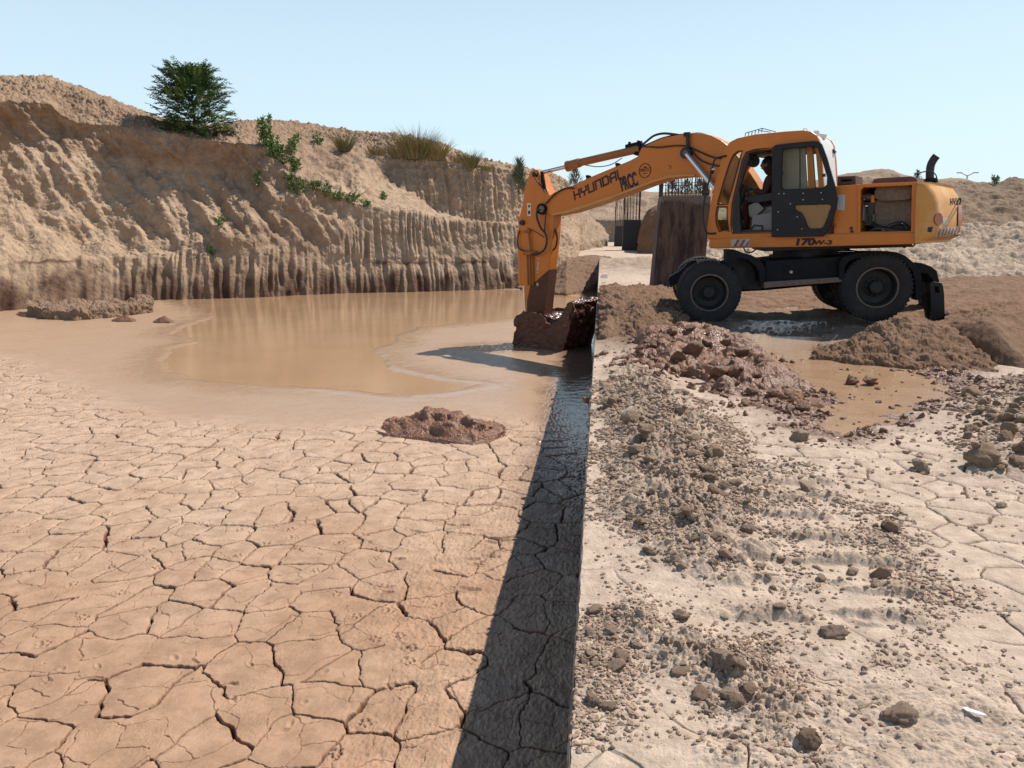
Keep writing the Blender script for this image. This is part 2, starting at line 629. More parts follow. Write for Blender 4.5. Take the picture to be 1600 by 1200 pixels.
shine = wet * (1 - sstep(-.02, .25, wsd))                        # slurry right at the water's edge
z += .010 * np.exp(-((wsd - .12) / .16) ** 2) * wet
rs = random.Random(5)
tracks = []
for (ax, ay, bx, by, n) in ((330, 715, 600, 1010, 17), (600, 770, 280, 900, 14), (150, 800, 620, 860, 13), (430, 700, 760, 800, 12),
                            (60, 1010, 330, 830, 9), (640, 1040, 560, 800, 12), (520, 1190, 720, 900, 10), (240, 860, 60, 930, 6)):
    for k in range(0, n, 2):
        p = gp(ax + (bx - ax) * (k + rs.random() * .6) / n, ay + (by - ay) * (k + rs.random() * .6) / n, ZP)
        a0 = rs.random() * 6.28
        for j in range(rs.choice((4, 5, 6))):
            aa = a0 + j * 1.2
            tracks.append((p.x + .028 * math.cos(aa), p.y + .028 * math.sin(aa), .010 + rs.random() * .007, .013, 1.2, aa))
for k in range(26):                                             # short gouges beside the wall
    p = gp(rs.uniform(600, 800), rs.uniform(760, 930), ZP)
    tracks.append((p.x, p.y, .014 + rs.random() * .02, .022, 3.2, rs.uniform(-.25, .25)))
for k in range(36):
    p = gp(rs.uniform(20, 800), rs.uniform(700, 1180), ZP)
    tracks.append((p.x, p.y, .008 + rs.random() * .012, .010, rs.uniform(1, 2.5), rs.random() * 3))
pits(z, X, Y, Yr, None, tracks)
pool = 1 - sstep(-.35, .05, wsd)
z = z * (1 - pool) + (ZP - .05) * pool
z -= crack * .040 * np.where(dc >= dc2, 1, .4)
# the trough of water right under the wall beside the bucket, and the rising ground to the cliff's foot
sp = (1 - sstep(.0, .9, (XW - X))) * sstep(9.5, 11, Y) * (1 - sstep(16, 18, Y))
tone = np.clip(sstep(3.6, 8.5, Y + .8 * fbm2(X * .5, Y * .5, 3, 71)) * (1 - .25 * wet), 0, 1)
farb = sstep(-9, -12, X) * (1 - sstep(12, 9, Y))
wall_shade = (1 - sstep(.4, .95, (XW - X) + .25 * fbm2(X * 2, Y * 1.2, 3, 53))) * sstep(4.5, 8.5, Y + fbm2(X, Y, 3, 54))  # mud coloured darker along the wall, deepening the wall's cast shadow
damp_shade = np.clip(crack * 1.0 + .62 * wall_shade, 0, 1)  # moist cracks plus the wall's painted shade
wetv = np.clip(wet * (.60 + .35 * (1 - sstep(0, 1.0, wsd))) + nearwall * sstep(5.5, 8.7, Y + 1.2 * fbm2(X * 1.5, Y * 1.5, 3, 77)) * .9
               + nearwall * .12, 0, 1)
# splashed, glistening patch left of the bucket
spl = np.exp(-(((X + 2.2) / .9) ** 2 + ((Y - 17.0) / .6) ** 2))
z += spl * .035 * np.clip(fbm2(X * 9, Y * 9, 3, 78, .6, True), -.2, 1)
wetv = np.clip(wetv + spl, 0, 1)
me = grid_mesh('mud_flat', np.stack([X, Y, z], -1), dict(wet=wetv, damp_shade=damp_shade, tone=tone), flip=True)
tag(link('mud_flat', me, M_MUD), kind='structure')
del wx, wy, q1, q2, plate, crack, dc, dc2

b = MB()
wp = [gp(a, c, ZP) for a, c in WATER_PX]
cx_ = sum(p.x for p in wp) / len(wp); cy_ = sum(p.y for p in wp) / len(wp)
b.add([(-20, 9.4, ZP - .016), (XW, 9.4, ZP - .016), (XW, 36, ZP - .016), (-20, 36, ZP - .016)], [(0, 1, 2, 3)])
tag(b.build('pond_water', M_WATER), kind='structure')

# ------------------------------------------------------------------ concrete wall
tcn = NT('muddy concrete')
n1 = tcn.noise(2.5, 7, .7); n2 = tcn.noise(18, 5, .7)
stain = tcn.ramp(tcn.noise(3, 6, .7, tcn.scaled(3, 3, .35)), .4, .62)
cc = tcn.mix(stain, (.30, .26, .22), (.11, .085, .068))
cc = tcn.mul(1, cc, tcn.mix(n2, (.7, .7, .7), (1.2, 1.2, 1.2)))
tcn.bump(n2, .4, .01)
M_CONC = tcn.set(color=cc, rough=.85)
NY = 700
ys = np.concatenate([np.linspace(-4, 1.1, 40), 1 / np.linspace(1 / 1.2, 1 / 34.5, NY - 40)])
prof = [(0.0, ZP - .3), (0.0, ZP + .1), (0.0, ZP + .3), (0.0, -.2), (0.0, -.03), (.008, -.008), (.12, -.006), (.30, -.01), (.30, -.9)]
P = np.zeros((NY, len(prof), 3))
for j, (dx, zz) in enumerate(prof):
    edge = 1.0 if 2 <= j <= 6 else .4
    P[:, j, 0] = XW + dx + edge * .006 * fbm2(ys * 3, ys * 0 + j * 2.3, 4, 80) + (.022 * sstep(.28, .5, fbm2(ys * 4.5, ys * 0, 3, 82)) if 4 <= j <= 5 else 0)
    P[:, j, 1] = ys
    P[:, j, 2] = zz + (.007 * fbm2(ys * 5, ys * 0 + j, 4, 81) if j > 3 else 0)
wall = link('concrete_wall', grid_mesh('concrete_wall', P, smooth=False, flip=True), M_CONC)
tag(wall, 'long straight low concrete wall holding the bank above the cracked mud', 'wall')

# ------------------------------------------------------------------ the bank, right of the wall
R1 = wpoly([(938, 585), (985, 545), (1060, 590), (1120, 650), (1170, 740), (1195, 850), (1185, 905), (1090, 915), (1000, 870), (950, 790), (936, 690)], 0)
R2 = wpoly([(905, 945), (985, 935), (1060, 990), (1190, 1010), (1240, 1080), (1230, 1140), (1100, 1110), (1040, 1050), (990, 1010), (970, 1110), (900, 1130)], 0)
R3 = wpoly([(1500, 600), (1620, 580), (1800, 620), (1800, 760), (1600, 760), (1510, 735), (1505, 660)], 0)
R4 = wpoly([(940, 440), (1060, 455), (1060, 480), (1010, 560), (940, 560)], 0)
TR = wpoly([(1150, 745), (1190, 715), (1260, 720), (1350, 800), (1440, 890), (1500, 945), (1440, 1010), (1180, 1010), (1120, 960)], 0)
TR2 = wpoly([(1100, 1060), (1300, 1050), (1700, 1060), (1700, 1200), (1100, 1230)], 0)
PUD = wpoly([(1120, 545), (1165, 525), (1300, 508), (1330, 516), (1300, 548), (1380, 562), (1440, 575), (1510, 596), (1520, 622), (1450, 650), (1400, 672), (1300, 676),
             (1235, 655), (1270, 620), (1200, 585)], -.03)
GLIT = wpoly([(1150, 500), (1340, 498), (1300, 545), (1440, 560), (1560, 570), (1600, 600), (1500, 640), (1420, 690), (1260, 690), (1150, 640), (1170, 560)], 0)
RED = wpoly([(985, 530), (1050, 490), (1140, 500), (1200, 545), (1270, 600), (1280, 650), (1200, 660), (1100, 600), (1010, 585)], 0)
CRK = wpoly([(1240, 700), (1400, 690), (1700, 760), (1700, 1200), (1560, 1010), (1480, 930), (1350, 780)], 0)


def bank(X, Y, full=True):
    F = lambda poly, a, b, s: 1 - sstep(a, b, poly_sd(X, Y, poly) + s * fbm2(X * 2.2, Y * 2.2, 3, 90))
    r1 = F(R1, -.45, .12, .22); r2 = F(R2, -.22, .10, .16); r3 = F(R3, -.8, .15, .2); r4 = F(R4, -1.2, .3, .5)
    tr = F(TR, -.12, .12, .12); tr2 = F(TR2, -.12, .12, .15)
    pud = F(PUD, -.45, .15, .35)
    gl = F(GLIT, -.5, .2, .4)
    red = F(RED, -.6, .3, .25)
    far = sstep(13, 17, Y)
    z = .020 * fbm2(X * .8, Y * .8, 4, 91) + .006 * fbm2(X * 6, Y * 6, 4, 92)
    z = z + far * .10 * fbm2(X * .5, Y * .5, 5, 93)
    lump = fbm2(X * 7, Y * 7, 4, 94, .6, True); fine = fbm2(X * 22, Y * 22, 3, 95, .6, True)
    z = z + r1 * (.10 + .085 * lump + .030 * fine) + r2 * (.05 + .075 * lump + .028 * fine) + r3 * (.16 + .07 * lump + .02 * fine)
    z = z + r4 * (.06 + .20 * fbm2(X * 1.6, Y * 1.6, 5, 96, .62) + .03 * fine) + sstep(10, 11.5, Y) * (1 - sstep(18, 20, Y)) * .05 * fbm2(X * 3, Y * 3, 4, 116, .6, True)
    ph = Y * 2 * np.pi / .30 + .8 * fbm2(X * 1.2, Y * 1.2, 3, 97) + X * .25
    lug = sstep(.1, .8, np.sin(ph)) * sstep(-.25, .15, fbm2(X * 3.2, Y * 5, 3, 98))
    z = z + tr * lug * (.038 + .026 * fbm2(X * 16, Y * 16, 3, 99, .6, True)) + tr2 * lug * (.014 + .012 * fbm2(X * 16, Y * 16, 3, 100, .6, True))
    z = z + tr2 * .016 * fbm2(X * 9, Y * 14, 3, 101, .6, True)
    z = z - pud * .075 - gl * .02 + gl * (1 - pud * .6) * .022 * fbm2(X * 14, Y * 14, 3, 102, .6, True)
    z = z + red * .03
    # the berm pushed up beside the track
    bx = XW + .03 + .04 * fbm2(Y * 3, Y * 0, 3, 103)
    edge = sstep(0, .22, X - bx)
    z = z * edge + (-.004 + .006 * fbm2(X * 9, Y * 5, 3, 104)) * (1 - edge) + np.clip(r1 + r2, 0, 1) * (1 - edge) * (.022 + .03 * fbm2(X * 10, Y * 10, 3, 105, .6))
    if not full:
        return z
    return z, dict(r1=r1, r2=r2, r3=r3, r4=r4, tr=tr, tr2=tr2, pud=pud, gl=gl, red=red, lug=lug, edge=edge, far=far)


NR, NCOL = 1400, 820
Yr = np.concatenate([np.linspace(-4, 1.3, 40, endpoint=False), 1 / np.linspace(1 / 1.35, 1 / 27.0, NR - 40)])
u = np.linspace(0, 1, NCOL)
Y = np.repeat(Yr[:, None], NCOL, 1)
X = XW + .012 + .010 * fbm2(Y * 7, Y * 0, 4, 106) * (1 - u[None, :]) + u[None, :] * (.86 * np.maximum(Y, 1.2) + .4) + 14 * sstep(.93, 1, u)[None, :]
z, R = bank(X, Y)
wx = X + .08 * fbm2(X * 2.1, Y * 2.1, 4, 3); wy = Y + .08 * fbm2(X * 2.1, Y * 2.1, 4, 9)
q, _ = cracks(wx, wy, .25, 44, .0026, .0095, .22)
q = q / (1 + np.clip(Y - 2, 0, 8) * .13)
cm = (1 - sstep(-.2, .15, poly_sd(X, Y, CRK) + .15 * fbm2(X * 2, Y * 2, 3, 110)))
cm = np.clip(cm + (.0 + .9 * sstep(.05, .3, fbm2(X * 1.1, Y * 1.1, 2, 111))) * (1 - R['r1']) * (1 - R['r2']) * (1 - R['tr'] * .6) * sstep(5.5, 4, np.abs(Y - 5)), 0, 1)
cm *= (1 - R['gl']) * (1 - np.clip(R['r1'] + R['r3'] + R['r4'], 0, 1))
ck = (1 - sstep(.25, 1, q)) * cm
z -= ck * .022
z += cm * .006 * (sstep(1, 6, q) - 1)
wetv = np.clip(R['gl'] * 1.1 + R['red'] * .8, 0, 1)
tone = np.clip(.0 + R['r1'] * .75 + R['r2'] * .5 + R['r3'] * .8 + .45 * R['tr'] * R['lug'] + .3 * fbm2(X * 1.5, Y * 1.5, 3, 112), 0, 1)
brown = np.clip(sstep(9.6, 11.5, Y + .9 * fbm2(X, Y, 3, 113)) * (1 - sstep(18.5, 20, Y)) * .85 + R['r4'] * .5, 0, .9)
me = grid_mesh('bank', np.stack([X, Y, z], -1), dict(wet=wetv, damp_shade=np.clip(ck * .9 + brown * (1 - R['gl'] * .8) * sstep(-.8, -.05, fbm2(X * .9, Y * 2.2, 4, 114)), 0, 1), tone=tone), flip=False)
tag(link('bank', me, M_BANK), kind='structure')
b = MB()
b.add([(1.0, 5.0, -.058), (9.0, 5.0, -.058), (9.0, 12.2, -.058), (1.0, 12.2, -.058)], [(0, 1, 2, 3)])
tag(b.build('puddle_water', M_PUDDLE), kind='structure')

# level ground farther off
Yr = 1 / np.linspace(1 / 26.9, 1 / 150.0, 260)
u = np.linspace(0, 1, 700)
Y = np.repeat(Yr[:, None], 700, 1)
XL = XW + .01 + (-.085 * Y - XW) * sstep(39, 42, Y); X = XL + u[None, :] * (.95 * Y - XL)
z = .05 * fbm2(X * .25, Y * .25, 4, 120) + .12 * sstep(.0, .35, fbm2(X * .18, Y * .12, 3, 121)) * fbm2(X * 1.6, Y * 1.6, 4, 122, .6, True)
# a strip of rubble across, in front of the pale floor
st = np.exp(-((Y - 34) / 6.0) ** 2) * sstep(-3.5, -2, X)
z += st * (.12 + .30 * np.abs(fbm2(X * 1.1, Y * 1.1, 4, 123, .6)))
sb_ = sstep(27, 31, Y)
z = z * sb_ + bank(X, Y, False) * (1 - sb_)
me = grid_mesh('far_ground', np.stack([X, Y, z], -1), dict(wet=0 * X, damp_shade=0 * X, tone=np.clip(st * 1.2, 0, 1)), flip=False)
tag(link('far_ground', me, M_BANK), kind='structure')


# ------------------------------------------------------------------ cut earth faces and heaps: lofted surfaces
def loft(name, stations, mat, ns=260, nt=160, amp=.15, freq=1.0, seed=1, octv=5, flute=0.0, flute_rows=(0, 1), ffreq=1.6,
         wet=None, damp_shade=None, tone=None, amp_rows=None, billow=True, gain=.55, ksm=150, ridge=None, kind='structure', flw=None):
    """stations = [(px, [(py, depth), ...]), ...]: the profile of the slope at each bearing, foot first"""
    stations = [(px, [(pr[0][0] + 900.0 / pr[0][1], pr[0][1] - .25)] + list(pr)) for px, pr in stations]
    K = len(stations[0][1])
    Q = np.array([[list(at(px, py, d)) for (py, d) in prof] for px, prof in stations])      # stations x K x 3
    s0 = np.array([st_[0] for st_ in stations], float)
    s = np.linspace(s0[0], s0[-1], ns)
    kk = np.arange(K) - 1.0
    # rows spaced by the length of each piece
    L = np.linalg.norm(np.diff(Q, axis=1), axis=2).mean(0) ** .8
    cum = np.concatenate([[0], np.cumsum(L)]); cum /= cum[-1]
    tt = np.linspace(0, 1, nt)
    tk = np.interp(tt, cum, kk)
    A = np.zeros((K, ns, 3))
    for k in range(K):
        for c in range(3):
            A[k, :, c] = np.interp(s, s0, Q[:, k, c])
    ker = np.ones(max(3, ns // ksm * 2 + 1)); ker /= ker.sum(); h = len(ker) // 2
    for k in range(K):
        for c in range(3):
            a = np.pad(A[k, :, c], h, mode='edge') if True else None
            a[:h] = A[k, 0, c] + (A[k, 0, c] - A[k, 1:h + 1, c][::-1]); a[-h:] = A[k, -1, c] + (A[k, -1, c] - A[k, -h - 1:-1, c][::-1])
            A[k, :, c] = np.convolve(a, ker, 'valid')
    P = np.zeros((nt, ns, 3))
    tk1 = tk + 1; k0 = np.clip(np.floor(tk1).astype(int), 0, K - 2); fr = (tk1 - k0)[:, None, None]
    P = A[k0] * (1 - fr) + A[k0 + 1] * fr
    # soften the breaks a little
    for _ in range(2):
        P[1:-1] = P[1:-1] * .5 + (P[:-2] + P[2:]) * .25
    du = np.gradient(P, axis=1); dv = np.gradient(P, axis=0)
    N = np.cross(du, dv); N /= (np.linalg.norm(N, axis=2)[..., None] + 1e-9)
    if (N[..., 1] > 0).mean() > .5:
        N = -N
    ar = np.interp(tk, kk[1:], amp_rows)[:, None] if amp_rows else np.ones((nt, 1))
    D = amp * ar * fbm3(P, freq, octv, seed, gain, billow)
    T = tk[:, None] + 0 * s[None, :]
    run = P[..., 0] * 1.0 + P[..., 1] * .35
    if flute:
        fr_ = np.interp(tk, [flute_rows[0] - .25, flute_rows[0], flute_rows[1], flute_rows[1] + .25], [0, 1, 1, 0])[:, None]
        warp = .35 * perlin2(run * .7, P[..., 2] * .5, seed + 8) + 1.6 * perlin2(run * .22, P[..., 2] * .1, seed + 18)
        ww = perlin2(run * ffreq + warp, P[..., 2] * .18, seed + 5) + .5 * perlin2(run * ffreq * 2.3 + warp, P[..., 2] * .3, seed + 6)
        D = D + flute * fr_ * (flw(P, T) if flw else 1) * (1 - 2.2 * np.abs(ww)) * (.15 + 1.1 * np.clip(perlin2(run * .45, P[..., 2] * .7, seed + 7) + .55, 0, 1.3))
    if ridge is not None:
        D = D + ridge(run, P, T)
    P = P + N * D[..., None]
    ev = lambda f, dflt: (f(run, P, T) if callable(f) else np.full(T.shape, dflt if f is None else f))
    at_ = dict(wet=ev(wet, 0), damp_shade=np.clip(ev(damp_shade, 0), 0, 1), tone=np.clip(ev(tone, 0), 0, 1))
    me = grid_mesh(name, P, at_, flip=True)
    return link(name, me, mat)


# big cliff: foot, top of the moist band, rim of the lower face, head of the debris slope, top of the upper face, crest, plateau
CL = [
    (-260, [(500, 17.0), (440, 17.2), (400, 17.6), (270, 19.8), (160, 20.8), (110, 22.0), (112, 30)]),
    (-60, [(482, 20.0), (425, 20.2), (385, 20.8), (262, 23.2), (165, 23.8), (124, 25.4), (124, 33)]),
    (0, [(472, 21.6), (412, 21.8), (375, 22.4), (235, 24.8), (155, 25.0), (122, 27.0), (122, 35)]),
    (75, [(468, 22.8), (408, 23.0), (370, 23.5), (225, 25.6), (160, 25.9), (121, 28.4), (122, 36)]),
    (120, [(463, 23.6), (405, 23.8), (368, 24.2), (240, 25.7), (190, 26.2), (140, 28.0), (136, 36)]),
    (180, [(461, 24.4), (403, 24.6), (366, 24.9), (250, 26.5), (195, 26.9), (163, 28.3), (158, 36)]),
    (240, [(459, 25.0), (402, 25.2), (366, 25.5), (262, 27.0), (205, 27.3), (188, 28.6), (182, 36)]),
    (320, [(457, 25.6), (404, 25.8), (362, 26.0), (268, 27.3), (218, 27.5), (203, 29.0), (196, 37)]),
    (380, [(456, 26.0), (405, 26.2), (350, 26.4), (275, 27.5), (222, 27.8), (196, 31.0), (190, 38)]),
    (425, [(453, 26.4), (404, 26.6), (320, 26.8), (270, 27.6), (232, 28.3), (190, 33.0), (190, 39)]),
    (465, [(452, 27.0), (406, 27.2), (300, 27.5), (270, 27.7), (215, 32.6), (192, 34.5), (193, 41)]),
    (510, [(450, 27.5), (408, 27.7), (312, 28.0), (300, 28.2), (214, 34.2), (200, 36.0), (201, 42)]),
    (560, [(448, 28.0), (410, 28.2), (320, 28.4), (305, 28.8), (228, 35.0), (206, 36.8), (208, 43)]),
    (600, [(447, 28.2), (412, 28.4), (326, 28.6), (275, 33.4), (228, 35.2), (209, 36.8), (211, 43)]),
    (640, [(446, 28.4), (412, 28.6), (332, 28.8), (300, 33.6), (240, 35.0), (213, 36.6), (216, 43)]),
    (690, [(445, 28.8), (412, 29.0), (343, 29.2), (335, 33.6), (250, 34.8), (228, 37.0), (230, 43)]),
    (740, [(444, 29.2), (410, 29.4), (349, 29.6), (347, 33.8), (256, 34.8), (246, 37.0), (248, 43)]),
    (780, [(443, 29.6), (410, 29.8), (351, 30.0), (349, 34.0), (262, 35.2), (257, 37.0), (258, 44)]),
    (820, [(442, 30.2), (412, 30.4), (352, 30.6), (350, 35.0), (268, 36.5), (263, 38.5), (265, 46)]),
    (850, [(438, 31.0), (412, 31.2), (354, 31.6), (350, 37.0), (275, 39.0), (270, 41.0), (272, 49)]),
    (870, [(432, 31.8), (412, 32.0), (358, 32.6), (352, 39.0), (284, 42.0), (274, 44.0), (276, 53)]),
    (888, [(424, 32.6), (408, 32.8), (366, 33.4), (356, 41.0), (296, 46.0), (286, 48.0), (288, 57)]),
    (905, [(412, 34.5), (404, 34.8), (384, 35.4), (366, 43.0), (335, 51.0), (326, 53.0), (330, 62)]),
]


def cliff_damp(run, P, T):
    low = (1 - sstep(.35, .80, T + .35 * perlin2(run * .8, run * 0, 3) + .2 * perlin2(run * 3, P[..., 2] * 1.5, 4)))
    band = np.exp(-((T - 1.0 + .05 * perlin2(run * .5, run * 0, 6)) / .05) ** 2) * sstep(-.1, .2, perlin2(run * .35, run * 0 + 3, 5))
    return np.clip(low * (.62 + .6 * perlin2(run * 1.7, P[..., 2] * .8, 9)) + band * .8, 0, .95)


def cliff_tone(run, P, T):
    a = sstep(-13.5, -17, P[..., 0] + .8 * fbm3(P, .5, 3, 2)) * (1 - sstep(2.9, 3.3, T))
    a = a + .8 * sstep(-12.5, -10, P[..., 0])
    a = a + .5 * perlin2(P[..., 2] * 2.6 + .3 * perlin2(run * .2, run * 0, 31), run * .06, 33)
    return np.clip(a * 1.0 + .05 + .25 * fbm3(P, .3, 3, 6), 0, 1)


def cliff_ridge(run, P, T):
    # excavator-tooth grooves along the foot, slumps on the slope above
    foot = (1 - sstep(.9, 1.2, T))
    gr = .5 + .9 * np.abs(perlin2(run * 2.1 + .4 * perlin2(run * .9, P[..., 2] * .7, 13), P[..., 2] * .25, 12)) + .5 * perlin2(run * 5.3, P[..., 2] * .7, 19)
    slump = sstep(1.0, 1.5, T) * (1 - sstep(3.6, 4.2, T))
    sl = perlin2(run * 1.3 + P[..., 2] * .95, P[..., 2] * .35 - run * .1, 14)
    s2 = perlin2(run * 3.1 + P[..., 2] * 2.1, P[..., 2] * .9, 15)
    big = fbm3(P, .38, 3, 17)
    left = sstep(-9.6, -12.0, P[..., 0])
    lump = fbm3(P, 2.4, 3, 18, .6, True)
    crest = sstep(3.5, 4.5, T)
    return foot * .22 * (gr - .8) + crest * (.22 * lump + .10 * fbm3(P, 6, 3, 28, .6, True)) + slump * left * (.26 * sl + .14 * s2 + .75 * big + .10 * lump) + sstep(2.1, 2.4, T) * (1 - left) * .10 * lump


CL = [(px, [(py, d * 1.142 + (0, .35, 1.0, .8, .5, .3, 0)[i]) for i, (py, d) in enumerate(pr)]) for px, pr in CL]
o = loft('earth_cliff', CL, M_CLIFF, ns=1150, nt=520, amp=.17, freq=1.15, seed=3, flute=.12, flute_rows=(.2, 4.0), ffreq=2.7, flw=lambda P, T: np.where(T < 1.1, .5, 1.0) * (1 - .92 * sstep(-10.2, -12.2, P[..., 0]) * sstep(1.0, 1.3, T)) * np.where((T > 2.1) & (T < 2.9), .15, 1.0),
         amp_rows=[.3, .8, .9, 1.25, 1.0, .8, .8], damp_shade=cliff_damp, tone=cliff_tone, ridge=cliff_ridge, gain=.58)
tag(o, kind='structure')

# rubble bank in front of the cut, right of the arm, and the heap lying against the wall's far end
HP = [
    (800, [(447, 34.5), (445, 35.5), (443, 36.5), (442, 38), (444, 41)]),
    (850, [(455, 31.5), (447, 32.5), (438, 34), (433, 36), (426, 41)]),
    (885, [(458, 30.6), (444, 31.6), (426, 33), (409, 35.5), (401, 41)]),
    (915, [(453, 32), (438, 32.8), (418, 33.8), (406, 35.5), (399, 41)]),
    (934, [(441, 33), (430, 33.4), (414, 34), (406, 35.5), (399, 41)]),
    (955, [(420, 33), (414, 33.5), (409, 34.4), (406, 36), (401, 41)]),
]
tag(loft('earth_slope', HP, M_BROWN, ns=240, nt=120, amp=.09, freq=2.4, seed=9), kind='structure')
# pale slope and vertical cut at the back, left of the far columns
BK = [
    (880, [(392, 48), (375, 49), (345, 51), (330, 52), (322, 60)]),
    (903, [(386, 52), (370, 54), (345, 56), (329, 58), (320, 66)]),
    (920, [(378, 58), (368, 60), (352, 63), (341, 65), (335, 70)]),
    (940, [(375, 64), (371, 67), (364, 70), (356, 73), (352, 78)]),
    (950, [(374, 68), (373, 70), (371, 73), (369, 75), (368, 80)]),
]
tag(loft('earth_slope', BK, M_RUBBLE, ns=160, nt=120, amp=.35, freq=.7, seed=19, tone=.0), kind='structure')
BW = [
    (860, [(374, 88), (340, 88.5), (337, 90), (322, 102), (296, 112), (292, 118), (294, 140)]),
    (905, [(374, 88), (341, 88.5), (337, 90), (322, 102), (300, 112), (296, 118), (298, 140)]),
    (960, [(375, 86), (342, 86.5), (338, 88), (325, 100), (303, 110), (299, 116), (300, 140)]),
    (1000, [(375, 84), (343, 84.5), (339, 86), (325, 98), (303, 108), (299, 114), (300, 140)]),
    (1040, [(376, 82), (343, 82.5), (338, 84), (322, 96), (304, 106), (302, 112), (302, 140)]),
    (1110, [(376, 82), (340, 82.5), (330, 84), (312, 94), (300, 104), (297, 110), (298, 140)]),
    (1180, [(376, 80), (340, 80.5), (330, 82), (312, 92), (298, 100), (294, 108), (296, 140)]),
    (1290, [(376, 80), (340, 80.5), (325, 82), (305, 92), (286, 98), (280, 104), (282, 140)]),
    (1320, [(376, 80), (340, 80.5), (322, 82), (300, 92), (279, 98), (273, 104), (276, 140)]),
    (1345, [(376, 80), (340, 80.5), (318, 82), (295, 92), (275, 98), (269, 104), (272, 140)]),
    (1372, [(376, 80), (340, 80.5), (315, 82), (290, 92), (270, 98), (264.5, 104), (268, 140)]),
    (1392, [(376, 80), (340, 80.5), (315, 82), (290, 92), (271, 98), (265, 104), (268, 140)]),
    (1410, [(376, 80), (340, 80.5), (318, 82), (296, 92), (278, 98), (273, 104), (276, 140)]),
    (1450, [(376, 80), (340, 80.5), (320, 82), (300, 92), (288, 98), (282, 104), (284, 140)]),
    (1480, [(376, 80), (340, 80.5), (320, 82), (300, 92), (286, 98), (279, 104), (282, 140)]),
    (1505, [(376, 80), (340, 80.5), (320, 82), (300, 92), (285, 98), (278.5, 104), (282, 140)]),
    (1535, [(376, 80), (340, 80.5), (320, 82), (300, 92), (292, 98), (287, 104), (290, 140)]),
    (1700, [(376, 80), (340, 80.5), (320, 82), (300, 92), (292, 98), (290, 104), (290, 140)]),
]
tag(loft('far_hill', BW, M_RUBBLE, ns=500, nt=150, amp=.8, freq=.3, seed=23, octv=6, amp_rows=[.3, .5, .7, 1, .8, .4, .5],
         tone=lambda r, P, T: .25 + .5 * fbm3(P, .1, 3, 8)), kind='structure')
# steep mound left of the near column, and the rubble behind the machine
MD = [
    (996, [(392, 50), (386, 50.5), (378, 51.5), (370, 53), (366, 58)]),
    (1004, [(393, 49), (372, 49.6), (352, 51), (345, 53), (345, 58)]),
    (1016, [(393, 48), (362, 49), (336, 50), (326, 52), (328, 58)]),
    (1035, [(394, 47), (358, 48), (325, 49), (318, 52), (322, 58)]),
    (1080, [(394, 46), (362, 47), (335, 48), (325, 52), (328, 58)]),
    (1130, [(395, 44), (375, 46), (350, 48), (338, 52), (340, 58)]),
]
tag(loft('soil_mound', MD, M_BROWN, ns=160, nt=110, amp=.22, freq=.8, seed=29, tone=.1), kind='structure')
RB = [
    (1085, [(432, 27.0), (420, 28), (405, 30), (392, 33), (384, 38), (384, 44)]),
    (1120, [(436, 25.0), (420, 26.4), (402, 28.6), (388, 31.5), (376, 37), (378, 44)]),
    (1200, [(438, 24.0), (424, 25.4), (404, 28), (386, 31), (372, 36), (372, 44)]),
    (1320, [(440, 23.0), (424, 24.4), (404, 27), (384, 30), (366, 35), (364, 44)]),
    (1430, [(440, 22.5), (424, 24.0), (402, 26.6), (380, 29.5), (352, 34), (345, 40)]),
    (1480, [(438, 22.5), (420, 24.2), (396, 27), (374, 30), (352, 33), (344, 36)]),
    (1540, [(434, 22.8), (416, 24.6), (392, 27.4), (370, 30), (354, 32), (348, 35)]),
    (1600, [(432, 22.8), (410, 25), (386, 27.6), (366, 29.6), (353, 31.5), (350, 34)]),
    (1800, [(428, 22.8), (404, 25), (380, 27.6), (362, 29.6), (352, 31), (350, 34)]),
    (2700, [(428, 22.8), (404, 25), (380, 27.6), (362, 29.6), (352, 31), (350, 34)]),
]
tag(loft('rubble_slope', RB, M_PALE, ns=1200, nt=200, amp=.34, freq=1.3, seed=31, octv=6, tone=lambda r, P, T: .3 + .5 * fbm3(P, .4, 3, 8)), kind='structure')
RH = [
    (1440, [(372, 31), (345, 34), (322, 37), (300, 40), (290, 43), (296, 50)]),
    (1485, [(372, 31), (345, 34), (318, 37), (296, 40), (287, 43), (292, 50)]),
    (1520, [(372, 31), (345, 34), (316, 37), (295, 40), (285.5, 43), (292, 50)]),
    (1556, [(372, 31), (345, 34), (316, 37), (295, 40), (286, 43), (292, 50)]),
    (1578, [(372, 31), (345, 34), (314, 37), (292, 40), (281, 43), (288, 50)]),
    (1610, [(372, 31), (345, 34), (312, 37), (290, 40), (279, 43), (286, 50)]),
    (1800, [(372, 31), (345, 34), (312, 37), (290, 40), (276, 43), (283, 50)]),
    (2700, [(372, 31), (345, 34), (312, 37), (290, 40), (280, 43), (286, 50)]),
]
tag(loft('rubble_hill', RH, M_RUBBLE, ns=900, nt=220, amp=.38, freq=.75, seed=37, octv=6,
         tone=lambda r, P, T: .75 + .5 * fbm3(P, .35, 3, 8)), kind='structure')
